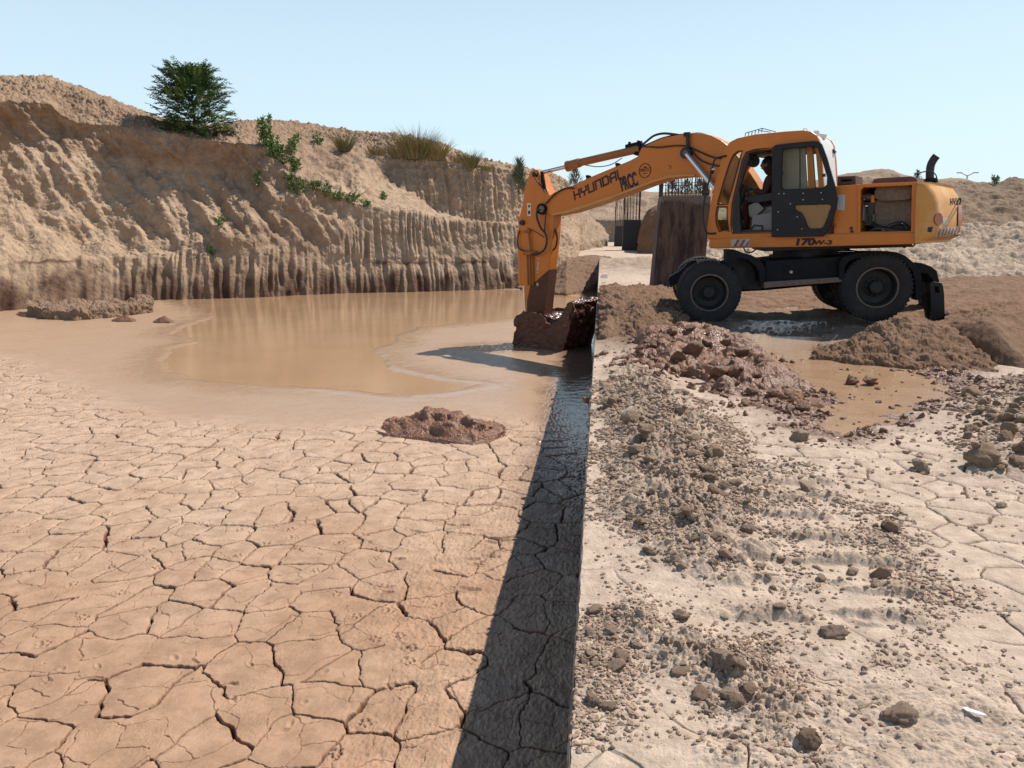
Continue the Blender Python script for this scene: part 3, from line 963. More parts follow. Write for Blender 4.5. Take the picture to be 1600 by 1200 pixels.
# brown tilled strip right of the machine
TS = [
    (1100, [(492, 14.6), (478, 15.8), (464, 17.4), (450, 19.6), (444, 22), (446, 24)]),
    (1200, [(492, 14.6), (476, 15.8), (462, 17.4), (449, 19.6), (441, 22), (444, 24)]),
    (1300, [(492, 14.4), (474, 15.6), (462, 17.2), (450, 19.2), (442, 21.5), (443, 24)]),
    (1420, [(500, 13.2), (482, 14.4), (466, 16.0), (452, 18.0), (440, 20.5), (440, 24)]),
    (1500, [(494, 13.0), (478, 14.2), (460, 16.0), (446, 18.0), (434, 20.5), (436, 24)]),
    (1600, [(492, 12.6), (474, 13.8), (456, 15.8), (444, 18.0), (432, 20.5), (436, 24)]),
    (1760, [(492, 12.6), (474, 13.8), (456, 15.8), (444, 18.0), (430, 20.5), (436, 24)]),
    (2600, [(496, 12.4), (476, 13.8), (456, 15.8), (444, 18.0), (430, 20.5), (436, 24)]),
]
tag(loft('tilled_soil', TS, M_BROWN, ns=1300, nt=190, amp=.085, freq=2.0, seed=41, octv=5, gain=.6,
         tone=lambda r, P, T: .1 + .5 * fbm3(P, .5, 3, 8), ridge=lambda r, P, T: .06 * perlin2(P[..., 0] * .35, P[..., 1] * 2.4, 6)), kind='structure')
SA = [
    (937, [(494, 14.0), (483, 14.8), (472, 15.8), (458, 17.6), (449, 19.5)]),
    (948, [(494, 14.0), (479, 14.8), (464, 15.8), (449, 17.6), (448, 19.5)]),
    (985, [(494, 14.0), (476, 14.8), (460, 15.8), (447, 17.6), (447, 19.5)]),
    (1040, [(488, 14.4), (474, 15.0), (462, 16.0), (452, 17.6), (449, 19.5)]),
    (1100, [(486, 14.6), (476, 15.2), (466, 16.2), (458, 17.4), (452, 19.5)]),
]
tag(loft('soil_mound', SA, M_BROWN, ns=260, nt=150, amp=.17, freq=2.0, seed=43, octv=5, gain=.62, tone=.2), kind='structure')
SB = [
    (937, [(528, 11.1), (516, 11.5), (502, 12.3), (492, 13.2), (489, 14.2)]),
    (950, [(530, 11.0), (508, 11.5), (490, 12.3), (482, 13.2), (488, 14.2)]),
    (975, [(526, 11.2), (508, 11.6), (486, 12.4), (483, 13.2), (487, 14.2)]),
    (1000, [(528, 11.1), (500, 11.6), (481, 12.4), (477, 13.2), (486, 14.2)]),
    (1040, [(520, 11.6), (498, 12.0), (484, 12.6), (480, 13.2), (488, 14.2)]),
    (1072, [(508, 12.5), (505, 12.6), (500, 12.8), (497, 13.1), (496, 13.6)]),
]
tag(loft('soil_mound', SB, M_BROWN, ns=260, nt=150, amp=.17, freq=2.2, seed=44, octv=5, gain=.62, tone=.35), kind='structure')
# mounds beside the rear wheel: crumbly one, then one with a sheer slumped face
M1 = [
    (1270, [(550, 9.75), (549, 9.9), (548, 10.05), (547, 10.2), (546, 10.5)]),
    (1300, [(556, 9.6), (550, 9.75), (544, 9.95), (540, 10.15), (542, 10.7)]),
    (1340, [(562, 9.35), (548, 9.6), (534, 9.85), (522, 10.15), (526, 11.0)]),
    (1380, [(566, 9.2), (546, 9.45), (526, 9.8), (504, 10.2), (508, 11.3)]),
    (1405, [(570, 9.05), (548, 9.3), (522, 9.7), (497, 10.2), (500, 11.6)]),
    (1440, [(574, 8.95), (552, 9.2), (528, 9.6), (504, 10.1), (502, 11.6)]),
    (1480, [(580, 8.75), (560, 9.0), (540, 9.3), (510, 10.0), (503, 11.6)]),
    (1520, [(588, 8.55), (574, 8.75), (560, 9.0), (548, 9.3), (530, 9.9)]),
    (1560, [(594, 8.4), (588, 8.5), (580, 8.62), (574, 8.8), (570, 9.1)]),
]
tag(loft('soil_mound', M1, M_BROWN, ns=420, nt=150, amp=.12, freq=3.4, seed=47, octv=5, gain=.6, tone=.25), kind='structure')
M2 = [
    (1476, [(510, 10.9), (508, 10.95), (505, 11.0), (502, 11.2), (498, 11.8), (492, 13.4)]),
    (1490, [(530, 10.25), (520, 10.4), (510, 10.6), (504, 10.8), (498, 11.6), (488, 13.4)]),
    (1515, [(550, 9.7), (530, 9.85), (512, 10.1), (502, 10.3), (494, 11.4), (484, 13.4)]),
    (1550, [(574, 9.05), (540, 9.3), (512, 9.6), (501, 9.85), (486, 11.2), (476, 13.4)]),
    (1575, [(583, 8.85), (556, 9.0), (532, 9.2), (522, 9.4), (486, 11.0), (472, 13.4)]),
    (1600, [(588, 8.7), (580, 8.75), (573, 8.8), (566, 8.85), (500, 10.6), (472, 13.2)]),
    (1640, [(600, 8.4), (596, 8.45), (592, 8.5), (588, 8.55), (510, 10.2), (474, 13.0)]),
    (1760, [(610, 8.2), (606, 8.25), (602, 8.3), (598, 8.35), (520, 10.0), (478, 12.8)]),
    (2100, [(560, 9.7), (556, 9.8), (552, 9.9), (548, 10.0), (520, 11.0), (484, 12.8)]),
]
tag(loft('soil_mound', M2, M_BROWN, ns=620, nt=170, amp=.10, ksm=40, freq=3.6, seed=53, octv=5, gain=.55, tone=.25,
         amp_rows=[.7, .3, .25, .5, 1.1, 1.1], damp_shade=lambda r, P, T: .30 * (1 - sstep(2.6, 3.1, T))), kind='structure')  # sheer face coloured darker than the top

# ------------------------------------------------------------------ excavator
M_OR = paint('orange paint', (.62, .175, .009), .40, (.38, .23, .12), .34, (.16, .06, .02))
M_YEL = paint('faded yellow paint', (.60, .27, .045), .45, (.60, .45, .30), .85, (.2, .09, .03), lo=.3)
M_WHITE = paint('white paint', (.72, .70, .66), .4, (.5, .42, .33), .4)
M_BLACK = plain('black painted steel', (.014, .015, .019), .5, var=.4, bump=.15)
M_DGREY = paint('charcoal door', (.013, .014, .017), .5, (.07, .055, .045), .5, spec=.3)
M_CHASS = paint('chassis blue black', (.007, .008, .011), .62, (.05, .038, .03), .4, spec=.22)
M_TYRE = paint('tyre rubber', (.026, .025, .026), .8, (.15, .11, .085), .6, spec=.3)
M_RIM = paint('dusty rim', (.012, .012, .013), .6, (.07, .05, .04), .5)
M_CHROME = plain('chrome rod', (.62, .62, .62), .16, metal=1.0, var=.1)
M_HOSE = plain('hose rubber', (.018, .018, .018), .45, var=.3)
M_BMUD = soil('mud coated steel', (.12, .045, .026), (.16, .07, .042), (.085, .030, .018), (.05, .025, .018), 3, bumps=((60, .5, .01), (12, .5, .03)), wr=.2, dr=.6)
M_WET = soil('wet mud load', (.16, .07, .042), (.2, .1, .06), (.10, .038, .024), (.05, .025, .018), 3, bumps=((60, .5, .01), (12, .6, .04)), wr=.15, dr=.4)
M_INT = plain('cab trim grey', (.22, .21, .20), .7, var=.2)
M_INTD = plain('cab trim black', (.018, .018, .02), .6, var=.3)
M_TAN = plain('dusty tan fabric', (.34, .27, .20), .9, var=.25)
M_LBL = plain('label grey', (.45, .44, .43), .6, var=.15)
M_TXT = plain('lettering black', (.022, .014, .018), .6, var=.2)
M_TXTW = plain('lettering white', (.7, .62, .5), .6, var=.2)
M_REDS = plain('reflector red', (.26, .06, .04), .45, var=.3)
M_WHS = plain('reflector white', (.46, .38, .30), .5, var=.35)
M_ORD = plain('lamp orange', (.34, .09, .02), .3, var=.3)
M_DUSTM = soil('dusty metal', (.20, .15, .12), (.30, .22, .17), (.1, .06, .04), (.06, .04, .03), 3, bumps=((60, .4, .01), (12, .4, .03)), dr=.9)
tg = NT('cab glass')
tg.set(color=(.86, .93, .90), rough=.02, trans=1.0, ior=1.1, spec=.5)
M_GLASS = tg.m
tg = NT('dusty amber glass')
tg.set(color=(.75, .58, .32), rough=.25, trans=.75, ior=1.1)
M_GLASSD = tg.m

TH = math.radians(-3.0)             # heading of the undercarriage
UA = Vector((math.cos(TH), math.sin(TH), 0)); VA = Vector((-math.sin(TH), math.cos(TH), 0))
o0 = at(1240, 500, 12.85); EO = Vector((o0.x, o0.y, -.02))
EXO = EO.copy()


def L(px, py, v):
    """photo pixel to machine coordinates (u rearwards, v away from us, w up) on the machine's plane v"""
    r = ray(px, py); p0 = EO + VA * v
    t = (p0 - CP).dot(VA) / r.dot(VA)
    q = CP + r * t - EO
    return (q.dot(UA), v, q.z)


def LP(pts, v):
    return [L(a, b_, v) for a, b_ in pts]


exc = empty('excavator', EO, TH)
tag(exc, 'orange wheeled excavator dipping its mud covered bucket over the wall', 'excavator')


def curve_mesh(name, loops, th, bevel=0.0, res=1):
    cu = bpy.data.curves.new(name, 'CURVE'); cu.dimensions = '2D'; cu.fill_mode = 'BOTH'
    cu.extrude = max(th / 2 - bevel, 0.0005); cu.bevel_depth = bevel; cu.bevel_resolution = res
    for lp in loops:
        sp_ = cu.splines.new('POLY'); sp_.points.add(len(lp) - 1); sp_.use_cyclic_u = True
        for i, p in enumerate(lp):
            sp_.points[i].co = (p[0], p[1], 0, 1)
    ob = bpy.data.objects.new('tmp', cu); C.objects.link(ob)
    dg = bpy.context.evaluated_depsgraph_get(); dg.update()
    me = bpy.data.meshes.new_from_object(ob.evaluated_get(dg))
    bpy.data.objects.remove(ob); bpy.data.curves.remove(cu)
    me.name = name
    return me


def turn(me, v):
    """curve plane (x, y) -> machine (u, w) centred on v"""
    n = len(me.vertices); a = np.zeros(n * 3, np.float32); me.vertices.foreach_get('co', a); a = a.reshape(-1, 3)
    b_ = np.stack([a[:, 0], v - a[:, 2], a[:, 1]], -1)
    me.vertices.foreach_set('co', b_.reshape(-1)); me.update()
    return me


def plate(name, pix, v0, v1, mat, parent=None, bevel=.008, holes=(), soft=0, vp=None):
    """solid plate between v0 and v1, its outline read on its near face"""
    vp = v0 if vp is None else vp
    lp = [(p[0], p[2]) for p in LP(pix, vp)]
    if soft: lp = chaikin(lp, soft)
    loops = [lp]
    for h in holes:
        hl = [(p[0], p[2]) for p in LP(h, vp)]
        loops.append(chaikin(hl, 2) if soft else hl)
    # the bevel grows the outline: shrink is negligible at this size
    me = turn(curve_mesh(name, loops, abs(v1 - v0), bevel), (v0 + v1) / 2)
    me.polygons.foreach_set('use_smooth', np.zeros(len(me.polygons), bool))
    return link(name, me, mat, parent)


def text_mesh(name, s, size, mat, p, ang=0, sx=1.0, shear=0.0, parent=None, ext=.004, off=0.0):
    cu = bpy.data.curves.new(name, 'FONT'); cu.body = s; cu.size = size; cu.extrude = ext; cu.shear = shear; cu.offset = off
    ob = bpy.data.objects.new('tmp', cu); C.objects.link(ob)
    dg = bpy.context.evaluated_depsgraph_get(); dg.update()
    me = bpy.data.meshes.new_from_object(ob.evaluated_get(dg))
    bpy.data.objects.remove(ob)
    n = len(me.vertices); a = np.zeros(n * 3, np.float32); me.vertices.foreach_get('co', a); a = a.reshape(-1, 3)
    x = a[:, 0] * sx; y = a[:, 1]
    ca, sa = math.cos(ang), math.sin(ang)
    b_ = np.stack([p[0] + x * ca - y * sa, p[1] - a[:, 2], p[2] + x * sa + y * ca], -1)
    me.vertices.foreach_set('co', b_.reshape(-1)); me.update()
    return link(name, me, mat, parent)


def strokes(name, letters, p, h, ang, mat, parent, w=.16, gap=.35, shear=0.0, wd=1.0, v=None, thick=.006):
    """block capitals from straight strokes; letters = list of (width, [polyline, ...]) in units of the height"""
    m = MB(); x0 = 0.0
    ca, sa = math.cos(ang), math.sin(ang)

    def T(x, y, dz):
        x = (x + shear * y) * h; y = y * h
        return (p[0] + x * ca - y * sa, p[1] + dz, p[2] + x * sa + y * ca)
    for lw, polys in letters:
        for pl in polys:
            for (ax, ay), (bx, by) in zip(pl[:-1], pl[1:]):
                ax *= wd; bx *= wd
                dx, dy = bx - ax, by - ay; l = math.hypot(dx, dy); dx /= l; dy /= l
                hw = w / 2
                a0, a1 = (ax - dx * hw * .98, ay - dy * hw * .98), (bx + dx * hw * .98, by + dy * hw * .98)
                q = [(a0[0] - dy * hw, a0[1] + dx * hw), (a0[0] + dy * hw, a0[1] - dx * hw), (a1[0] + dy * hw, a1[1] - dx * hw), (a1[0] - dy * hw, a1[1] + dx * hw)]
                j = len(m.f) % 5 * .0004
                vs = [T(x0 + a, b_, -thick - j) for a, b_ in q] + [T(x0 + a, b_, .004) for a, b_ in q]
                m.add(vs, [(0, 1, 2, 3), (4, 7, 6, 5), (0, 4, 5, 1), (1, 5, 6, 2), (2, 6, 7, 3), (3, 7, 4, 0)])
        x0 += lw * wd + gap
    return m.build(name, mat, parent)


LH = (.8, [[(0, 0), (0, 1)], [(.8, 0), (.8, 1)], [(0, .5), (.8, .5)]])
LY = (.8, [[(0, 1), (0, .5), (.4, .42), (.8, .5), (.8, 1)], [(.4, .42), (.4, 0)]])
LU = (.8, [[(0, 1), (0, 0), (.8, 0), (.8, 1)]])
LN = (.8, [[(0, 0), (0, 1), (.8, 1), (.8, 0)]])
LD = (.8, [[(0, 0), (0, 1), (.65, 1), (.8, .8), (.8, .2), (.65, 0), (0, 0)]])
LA = (.8, [[(0, 0), (0, .75), (.2, 1), (.8, 1), (.8, 0)], [(0, .42), (.8, .42)]])
LI = (.0, [[(0, 0), (0, 1)]])
NAME = [LH, LY, LU, LN, LD, LA, LI]


# --- wheels: tyre with shoulder lugs > rim
def wheel(px, py, v0, rad=.545, outer=True):
    c = L(px, py, 0.0)
    cx, cz = c[0], c[2]
    wdt = .27
    m = MB()
    prof = [(rad * .54, .03), (rad * .60, .005), (rad * .74, -.012), (rad * .88, .0), (rad * .955, .022), (rad * .985, .05),
            (rad, .08), (rad, .19), (rad * .985, .22), (rad * .955, .248), (rad * .88, .27), (rad * .6, .265), (rad * .54, .24)]
    prof = [(r, v0 + y) for r, y in prof]
    m.lathe_y(prof, cx, cz, 72)
    # lugs round the shoulder
    for k in range(48):
        a = 2 * math.pi * k / 48
        ca, sa = math.cos(a), math.sin(a)
        da = .038
        for (ra, rb, ya, yb) in ((rad * .945, rad * .998, .012, .085), (rad * .945, rad * .998, .185, .258)):
            sh = da * .6 if ya > .1 else 0
            vs = []
            for y in (ya, yb):
                for r_, aa in ((ra, a - da + sh), (ra, a + da + sh), (rb, a + da * .8 + sh), (rb, a - da * .8 + sh)):
                    vs.append((cx + r_ * math.cos(aa), v0 + y, cz + r_ * math.sin(aa)))
            m.add(vs, [(0, 1, 2, 3), (4, 7, 6, 5), (0, 4, 5, 1), (1, 5, 6, 2), (2, 6, 7, 3), (3, 7, 4, 0)])
    w_ = m.build('wheel', M_TYRE, exc, smooth=True, auto=.5)
    m = MB()
    m.lathe_y([(rad * .56, v0 + .02), (rad * .575, v0 + .006), (rad * .55, v0 + .0), (rad * .525, v0 + .012), (rad * .50, v0 + .05), (rad * .47, v0 + .16),
               (rad * .30, v0 + .175), (rad * .20, v0 + .15), (rad * .19, v0 + .06), (rad * .15, v0 + .045), (0.001, v0 + .043)], cx, cz, 56)
    for k in range(10):
        a = 2 * math.pi * k / 10
        p = Vector((cx + rad * .25 * math.cos(a), v0 + .165, cz + rad * .25 * math.sin(a)))
        m.tube([p, p + Vector((0, -.035, 0))], .016, 6)
    m.build('rim', M_RIM, w_, smooth=True, auto=.5)
    m = MB()
    m.lathe_y([(rad * .60, v0 + .004), (rad * .585, v0 - .008), (rad * .555, v0 - .006), (rad * .545, v0 + .012)], cx, cz, 56)
    m.build('rim_ring', M_DUSTM, w_, smooth=True)
    return w_


for (px, py) in ((1108.5, 457.5), (1371, 449.5)):
    for v0 in (0.0, .33, 1.86, 2.19):
        wheel(px, py, v0, .53 if px < 1200 else .56)
# axles
m = MB()
for (px, py) in ((1108.5, 457.5), (1371, 449.5)):
    c = L(px, py, 0.0)
    m.tube([(c[0], .2, c[2]), (c[0], 2.3, c[2])], .10, 14)
    m.tube([(c[0], .95, c[2]), (c[0], 1.5, c[2])], .24, 16)
m.each('axle', M_CHASS, exc, smooth=True)

# --- undercarriage
m = plate('chassis', [(1140, 412), (1196, 408), (1240, 403), (1330, 399), (1402, 399), (1404, 425), (1345, 436), (1320, 440), (1196, 452), (1140, 455)], .62, 1.86, M_CHASS, exc, .02)
plate('tool_box', [(1197, 409), (1312, 402), (1312, 434), (1196, 441)], .18, .60, M_CHASS, exc, .012)
plate('step', [(1195, 441.5), (1329, 433), (1329, 439), (1205, 448.5), (1195, 450)], .06, .62, M_DUSTM, exc, .006)
plate('box_seam', [(1224, 409), (1225.5, 409), (1225.5, 438), (1224, 438)], .168, .19, M_CHASS, exc, .002)
m = MB(); p = L(1236, 425, .17); m.tube([(p[0], .185, p[2]), (p[0], .15, p[2])], .026, 12); m.build('lamp', M_WHS, exc, smooth=True)
# front fender and ladder
plate('fender', [(1136, 391), (1150, 391.5), (1160, 395.5), (1173, 399), (1184, 404.5), (1191, 411), (1195, 418), (1194.5, 440), (1188, 440),
                 (1187, 425), (1180, 414), (1170, 406), (1157, 402), (1150, 404), (1146, 412), (1145, 418), (1137, 418)], .05, .60, M_CHASS, exc, .008)
plate('fender', [(1158, 398), (1175, 402), (1187, 414), (1190, 452), (1146, 452), (1146, 408)], .60, .66, M_BLACK, exc, .004)
plate('fender', [(1045, 437), (1047, 433), (1060, 426), (1070, 418), (1078, 407), (1090, 406), (1120, 408), (1140, 411), (1140, 416), (1118, 413), (1094, 413),
                 (1081, 419), (1068, 432), (1056, 444), (1048, 446)], .55, .80, M_CHASS, exc, .01)
m = MB()
for a, c in (((1076, 407), (1086, 405)), ((1088, 406), (1096, 414)), ((1089, 407), (1118, 405)), ((1118, 405), (1124, 411))):
    m.tube([L(*a, .12), L(*c, .12)], .018, 8)
for k in range(5):
    m.tube([L(1092 + k * 6, 406.5, .12), L(1094 + k * 6, 412, .12)], .012, 6)
m.tube([L(1077, 408, .12), L(1084, 404, .9), L(1084, 404, 1.6)], .018, 8)
m.build('step_frame', M_DUSTM, exc, smooth=True)
plate('front_tank', [(1056, 446), (1074, 446), (1074, 455), (1058, 455)], 1.0, 1.5, M_BROWN, exc, .01)
# rear fender
arc = [(1312, 436), (1312, 412), (1318, 402), (1340, 395.5), (1362, 394), (1400, 394.5), (1414, 400), (1426, 410), (1436, 422), (1440, 436)]
arc2 = [(1430, 438), (1427, 424), (1416, 411), (1402, 404), (1370, 401), (1342, 402), (1326, 408), (1320, 417), (1318, 436)]
plate('fender', arc + arc2, .04, .66, M_CHASS, exc, .008)
plate('fender', [(1316, 440), (1318, 404), (1400, 398), (1432, 416), (1434, 440)], .66, .72, M_BLACK, exc, .004)
# outrigger behind the rear wheel
plate('outrigger_bracket', [(1424, 411), (1440, 412), (1454, 417), (1463, 424), (1467, 440), (1469, 452), (1463, 452), (1459, 438), (1449, 426), (1436, 427), (1439, 440),
                            (1441, 462), (1438, 468), (1432, 468), (1430, 440)], .18, .42, M_CHASS, exc, .01)
plate('outrigger_bracket', [(1424, 411), (1450, 416), (1462, 424), (1462, 466), (1430, 466)], 1.9, 2.2, M_CHASS, exc, .01)
plate('outrigger_leg', [(1454, 443), (1457, 441), (1471, 443), (1473, 448), (1474.5, 460), (1475.5, 496), (1473, 500), (1458, 500.5), (1456.5, 497), (1455.5, 470)], .10, .34, M_DGREY, exc, .012,
      holes=([(1459, 446), (1468, 447), (1469, 458), (1460, 458)],))
plate('outrigger_leg', [(1444, 462), (1454, 458), (1456, 500), (1450, 497)], .22, .34, M_CHASS, exc, .008)
plate('outrigger_leg', [(1438, 446), (1462, 446), (1464, 495), (1446, 495)], 2.0, 2.25, M_CHASS, exc, .01)
m = MB(); m.tube([L(1478, 488, .12), L(1481, 494, .14), L(1479, 500, .16)], [.04, .055, .04], 10); m.build('outrigger_foot', M_DUSTM, exc, smooth=True)
plate('outrigger_beam', [(1424, 420), (1450, 420), (1450, 440), (1424, 440)], .42, 1.9, M_CHASS, exc, .01)

# --- slewing ring
c = L(1262, 395, 1.25)
m = MB()
m.add([], [])
n = 40
for (z0, z1, r) in ((c[2] - .16, c[2] - .04, .66), (c[2] - .04, c[2] + .17, .60)):
    vs = []
    for k in range(n):
        a = 2 * math.pi * k / n
        vs += [(c[0] + r * math.cos(a), 1.25 + r * math.sin(a), z0), (c[0] + r * math.cos(a), 1.25 + r * math.sin(a), z1)]
    fs = [(2 * k, 2 * ((k + 1) % n), 2 * ((k + 1) % n) + 1, 2 * k + 1) for k in range(n)]
    fs += [tuple(2 * k for k in range(n))[::-1], tuple(2 * k + 1 for k in range(n))]
    m.add(vs, fs)
m.build('slewing_ring', M_BLACK, exc)
# belly under the deck
plate('belly_plate', [(1196, 383), (1424, 378), (1424, 385), (1196, 392)], .45, 2.05, M_BLACK, exc, .01)
m = MB(); m.tube([L(1309, 393, .5), L(1335, 393, .5)], .022, 10); m.tube([L(1316, 389.5, .5), L(1328, 389.5, .5)], .012, 8)
m.each('pipe', M_CHROME, exc, smooth=True)
m = MB(); m.tube(spline_pts([L(1162, 387, .3), L(1165, 393, .3), L(1171, 395, .3), L(1178, 392, .3), L(1183, 387, .3)], 5), .012, 8)
for i in range(7):
    a = 1345 + i * 13
    m.tube(spline_pts([L(a, 380, .5), L(a + 3, 385 + i % 3, .5), L(a + 8, 380, .5)], 4), .014, 6)
m.each('hose', M_HOSE, exc, smooth=True)

# --- the upper structure is swung round on its ring: frame TS about the same centre
TS = math.radians(-30.0)
slew = L(1262, 395, 1.25)
ctr = EO + UA * slew[0] + VA * 1.25
UA = Vector((math.cos(TS), math.sin(TS), 0)); VA = Vector((-math.sin(TS), math.cos(TS), 0))
EO = ctr - VA * 1.25; EO.z = EXO.z
lower_parts = set(o.name for o in exc.children)
# --- deck and body
deck = plate('deck_skirt', [(1109.5, 375), (1203, 369), (1330, 366.5), (1429.5, 364.5), (1429.5, 380), (1280, 384), (1110, 387), (1108, 383)], .10, 2.40, M_OR, exc, .014)
text_mesh('model_number', '170', .150, M_TXT, L(1240.5, 383.0, .094), math.radians(1.3), 1.45, .12, exc, off=.008)
text_mesh('model_number', 'W-3', .10, M_TXT, L(1270.8, 382.2, .094), math.radians(1.0), 1.55, .12, exc, off=.004)
dec = plate('hazard_strip', [(1142, 374.5), (1171, 373.0), (1171, 384), (1142.5, 385.5)], .088, .1, M_WHS, exc, .001)
for k in range(3):
    plate('hazard_stripe', [(1146 + k * 9, 385.0), (1150 + k * 9, 385.0), (1156 + k * 9, 374.3), (1152 + k * 9, 374.5)] if k < 2 else [(1164, 384.6), (1167, 384.4), (1170, 380), (1170, 376)], .084, .09, M_REDS, dec, .0005)
plate('side_panel', [(1304, 292.5), (1340, 289.5), (1340, 366), (1304, 367)], .14, 1.0, M_OR, exc, .014)
plate('panel_label', [(1308, 303.5), (1321, 304.5), (1319.5, 329), (1308, 327.5)], .128, .135, M_LBL, exc, .001)
for (a, c_) in ((1330, 356.5), (1331, 361.5)):
    m = MB(); p = L(a, c_, .13); m.tube([(p[0], .14, p[2]), (p[0], .118, p[2])], .022, 12); m.build('latch', M_BLACK, exc)
m = MB(); m.tube([L(x, y, .125) for x, y in ((1298, 352), (1306, 350), (1307, 354), (1300, 356), (1298, 352))], .006, 6, False); m.build('latch', M_BLACK, exc)
plate('engine_frame', [(1340.5, 290.5), (1345, 290), (1353, 288.5), (1427, 285), (1433, 285.5), (1433.5, 366), (1341, 367.5)], .12, .17, M_OR, exc, .006,
      holes=([(1344, 297), (1349, 292), (1425.5, 288.5), (1424, 362), (1343.5, 363.5)],))
plate('engine_roof', [(1340, 289.5), (1353, 287.5), (1433, 284.5), (1433, 288.5), (1340, 293)], .172, 2.38, M_OR, exc, .006, vp=.17)
plate('engine_hood', [(1363, 287), (1366, 281), (1372, 279.5), (1424, 276.8), (1430, 278.5), (1433, 286)], .25, 1.5, paint('hood maroon', (.10, .03, .018), .5, (.3, .2, .14), .6), exc, .014)
plate('air_box', [(1309.5, 277), (1335, 276), (1335.5, 290), (1309.5, 292.5)], .3, .8, plain('air box brown', (.06, .028, .02), .6), exc, .014,
      holes=([(1312.5, 279.5), (1331.5, 279), (1331.5, 284), (1312.5, 285)],))
plate('engine_wall', [(1341, 293), (1430, 288), (1430, 366), (1341, 367)], .80, .84, M_INTD, exc, .002)
plate('engine_floor', [(1341, 362), (1430, 361), (1430, 367), (1341, 367)], .172, .8, M_DUSTM, exc, .004, vp=.17)
rad_ = plate('radiator_panel', [(1367, 313), (1424.5, 311), (1425, 363), (1367, 364)], .42, .47, M_DUSTM, exc, .006)
plate('air_duct', [(1368, 296), (1380, 291), (1424, 289.5), (1426, 309), (1400, 312), (1368, 312)], .30, .62, M_DUSTM, exc, .02, soft=1)
m = MB()
m.tube(spline_pts([L(1363, 350, .36), L(1375, 356, .30), (L(1385, 356, .28)), L(1396, 351, .28), L(1409, 349, .30), L(1420, 358, .32)], 6), .035, 10)
m.tube(spline_pts([L(1360, 362, .3), L(1372, 357, .26), L(1388, 359, .25), L(1402, 361, .25), L(1418, 362, .25)], 6), .04, 10)
m.tube(spline_pts([L(1400, 351, .24), L(1410, 350, .24), L(1419, 361, .24)], 6), .012, 8)
m.each('hose', M_HOSE, exc, smooth=True)
m = MB()
m.tube([L(1349, 322, .35), L(1348, 345, .35)], .05, 14)
m.tube([L(1348, 308, .4), L(1364, 308, .4)], .06, 14)
m.tube([L(1353, 335, .4), L(1352, 346, .4)], .03, 10); m.tube([L(1365, 335, .4), L(1365, 346, .4)], .03, 10)
m.box(L(1350, 320, .5)[0], L(1366, 320, .5)[0], .5, .78, L(1350, 352, .5)[2], L(1350, 316, .5)[2])
m.tube([L(1383, 361, .22), L(1383, 361, .3)], .05, 14)
m.each('engine_block', plain('engine steel', (.12, .11, .10), .45, metal=.4, var=.4), exc, smooth=True)
m = MB()
for (a, c_) in ((1350, 311.5), (1354, 322)):
    p = L(a, c_, .3); m.tube([(p[0] - .02, .3, p[2]), (p[0] + .02, .3, p[2])], .022, 10)
m.each('pipe_joint', M_CHROME, exc, smooth=True)
plate('oil_filter', [(1362, 306), (1365.5, 305), (1365, 316), (1361, 316)], .32, .4, M_OR, exc, .006)
# body on the far side and rear of the cab
plate('far_body', [(1205, 296), (1340, 291), (1340, 366), (1205, 368)], 1.42, 2.40, M_OR, exc, .02)
plate('cab_backing', [(1306, 295), (1340, 293), (1340, 366), (1306, 367)], 1.0, 1.42, M_BLACK, exc, .01, vp=.14)

# --- counterweight: rounded corners in plan, its outline from the side
sil = [(379.8, 1455, 1430), (376.5, 1478, 1429.5), (373.5, 1491, 1429.5), (368, 1499.5, 1429.5), (360, 1502, 1429.5), (345, 1503.5, 1430), (330, 1503.2, 1430.5), (318, 1501.8, 1431),
       (308, 1500, 1431.5), (300, 1496.5, 1432), (293, 1492, 1432.5), (288.5, 1486, 1433), (286, 1478, 1433.5), (284.6, 1462, 1434), (284.2, 1450, 1434.5)]
rings = []
V0, V1 = .05, 2.45


def cw_ring(ur, ul, w_, inset):
    ring = [(ul, V0 + inset, w_)]
    ra, rb = min(.34, (ur - ul) * .7), .62
    for k in range(13):
        a = -math.pi / 2 + (math.pi / 2) * k / 12
        ring.append((ur - .05 - ra + ra * math.cos(a), V0 + inset + ra + ra * math.sin(a), w_))
    va, vb = V0 + inset + ra, V1 - inset - rb
    for k in range(1, 9):
        t = k / 9
        ring.append((ur - .05 + .10 * math.sin(math.pi * t * .5), va + (vb - va) * t, w_))
    for k in range(13):
        a = (math.pi / 2) * k / 12
        ring.append((ur + .05 - rb + rb * math.cos(a), V1 - inset - rb + rb * math.sin(a), w_))
    ring.append((ul, V1 - inset, w_))
    return ring


wtop = L(1450, 290, .3)[2]
for (py, pr, pl) in sil:
    q_ = L(pl, py, V0); ul, w_ = q_[0], q_[2]
    inset = max(0, (w_ - wtop)) * .9
    lo_, hi_ = ul + .2, ul + 2.0
    for _ in range(24):
        mid = (lo_ + hi_) / 2
        mx_ = max(proj(EO + UA * p[0] + VA * p[1] + Vector((0, 0, p[2])))[0] for p in cw_ring(mid, ul, w_, inset))
        if mx_ > pr: hi_ = mid
        else: lo_ = mid
    rings.append(cw_ring(mid, ul, w_, inset))
m = MB(); nn = len(rings[0])
vs = [p for rg in rings for p in rg]; fs = []
for i in range(len(rings) - 1):
    for k in range(nn):
        k2 = (k + 1) % nn
        fs.append((i * nn + k, i * nn + k2, (i + 1) * nn + k2, (i + 1) * nn + k))
fs.append(tuple(range(nn))[::-1]); fs.append(tuple((len(rings) - 1) * nn + k for k in range(nn)))
m.add(vs, fs)
cw_ = m.build('counterweight', M_YEL, exc, smooth=True, auto=.6)
dgc = bpy.context.evaluated_depsgraph_get()
from mathutils.bvhtree import BVHTree
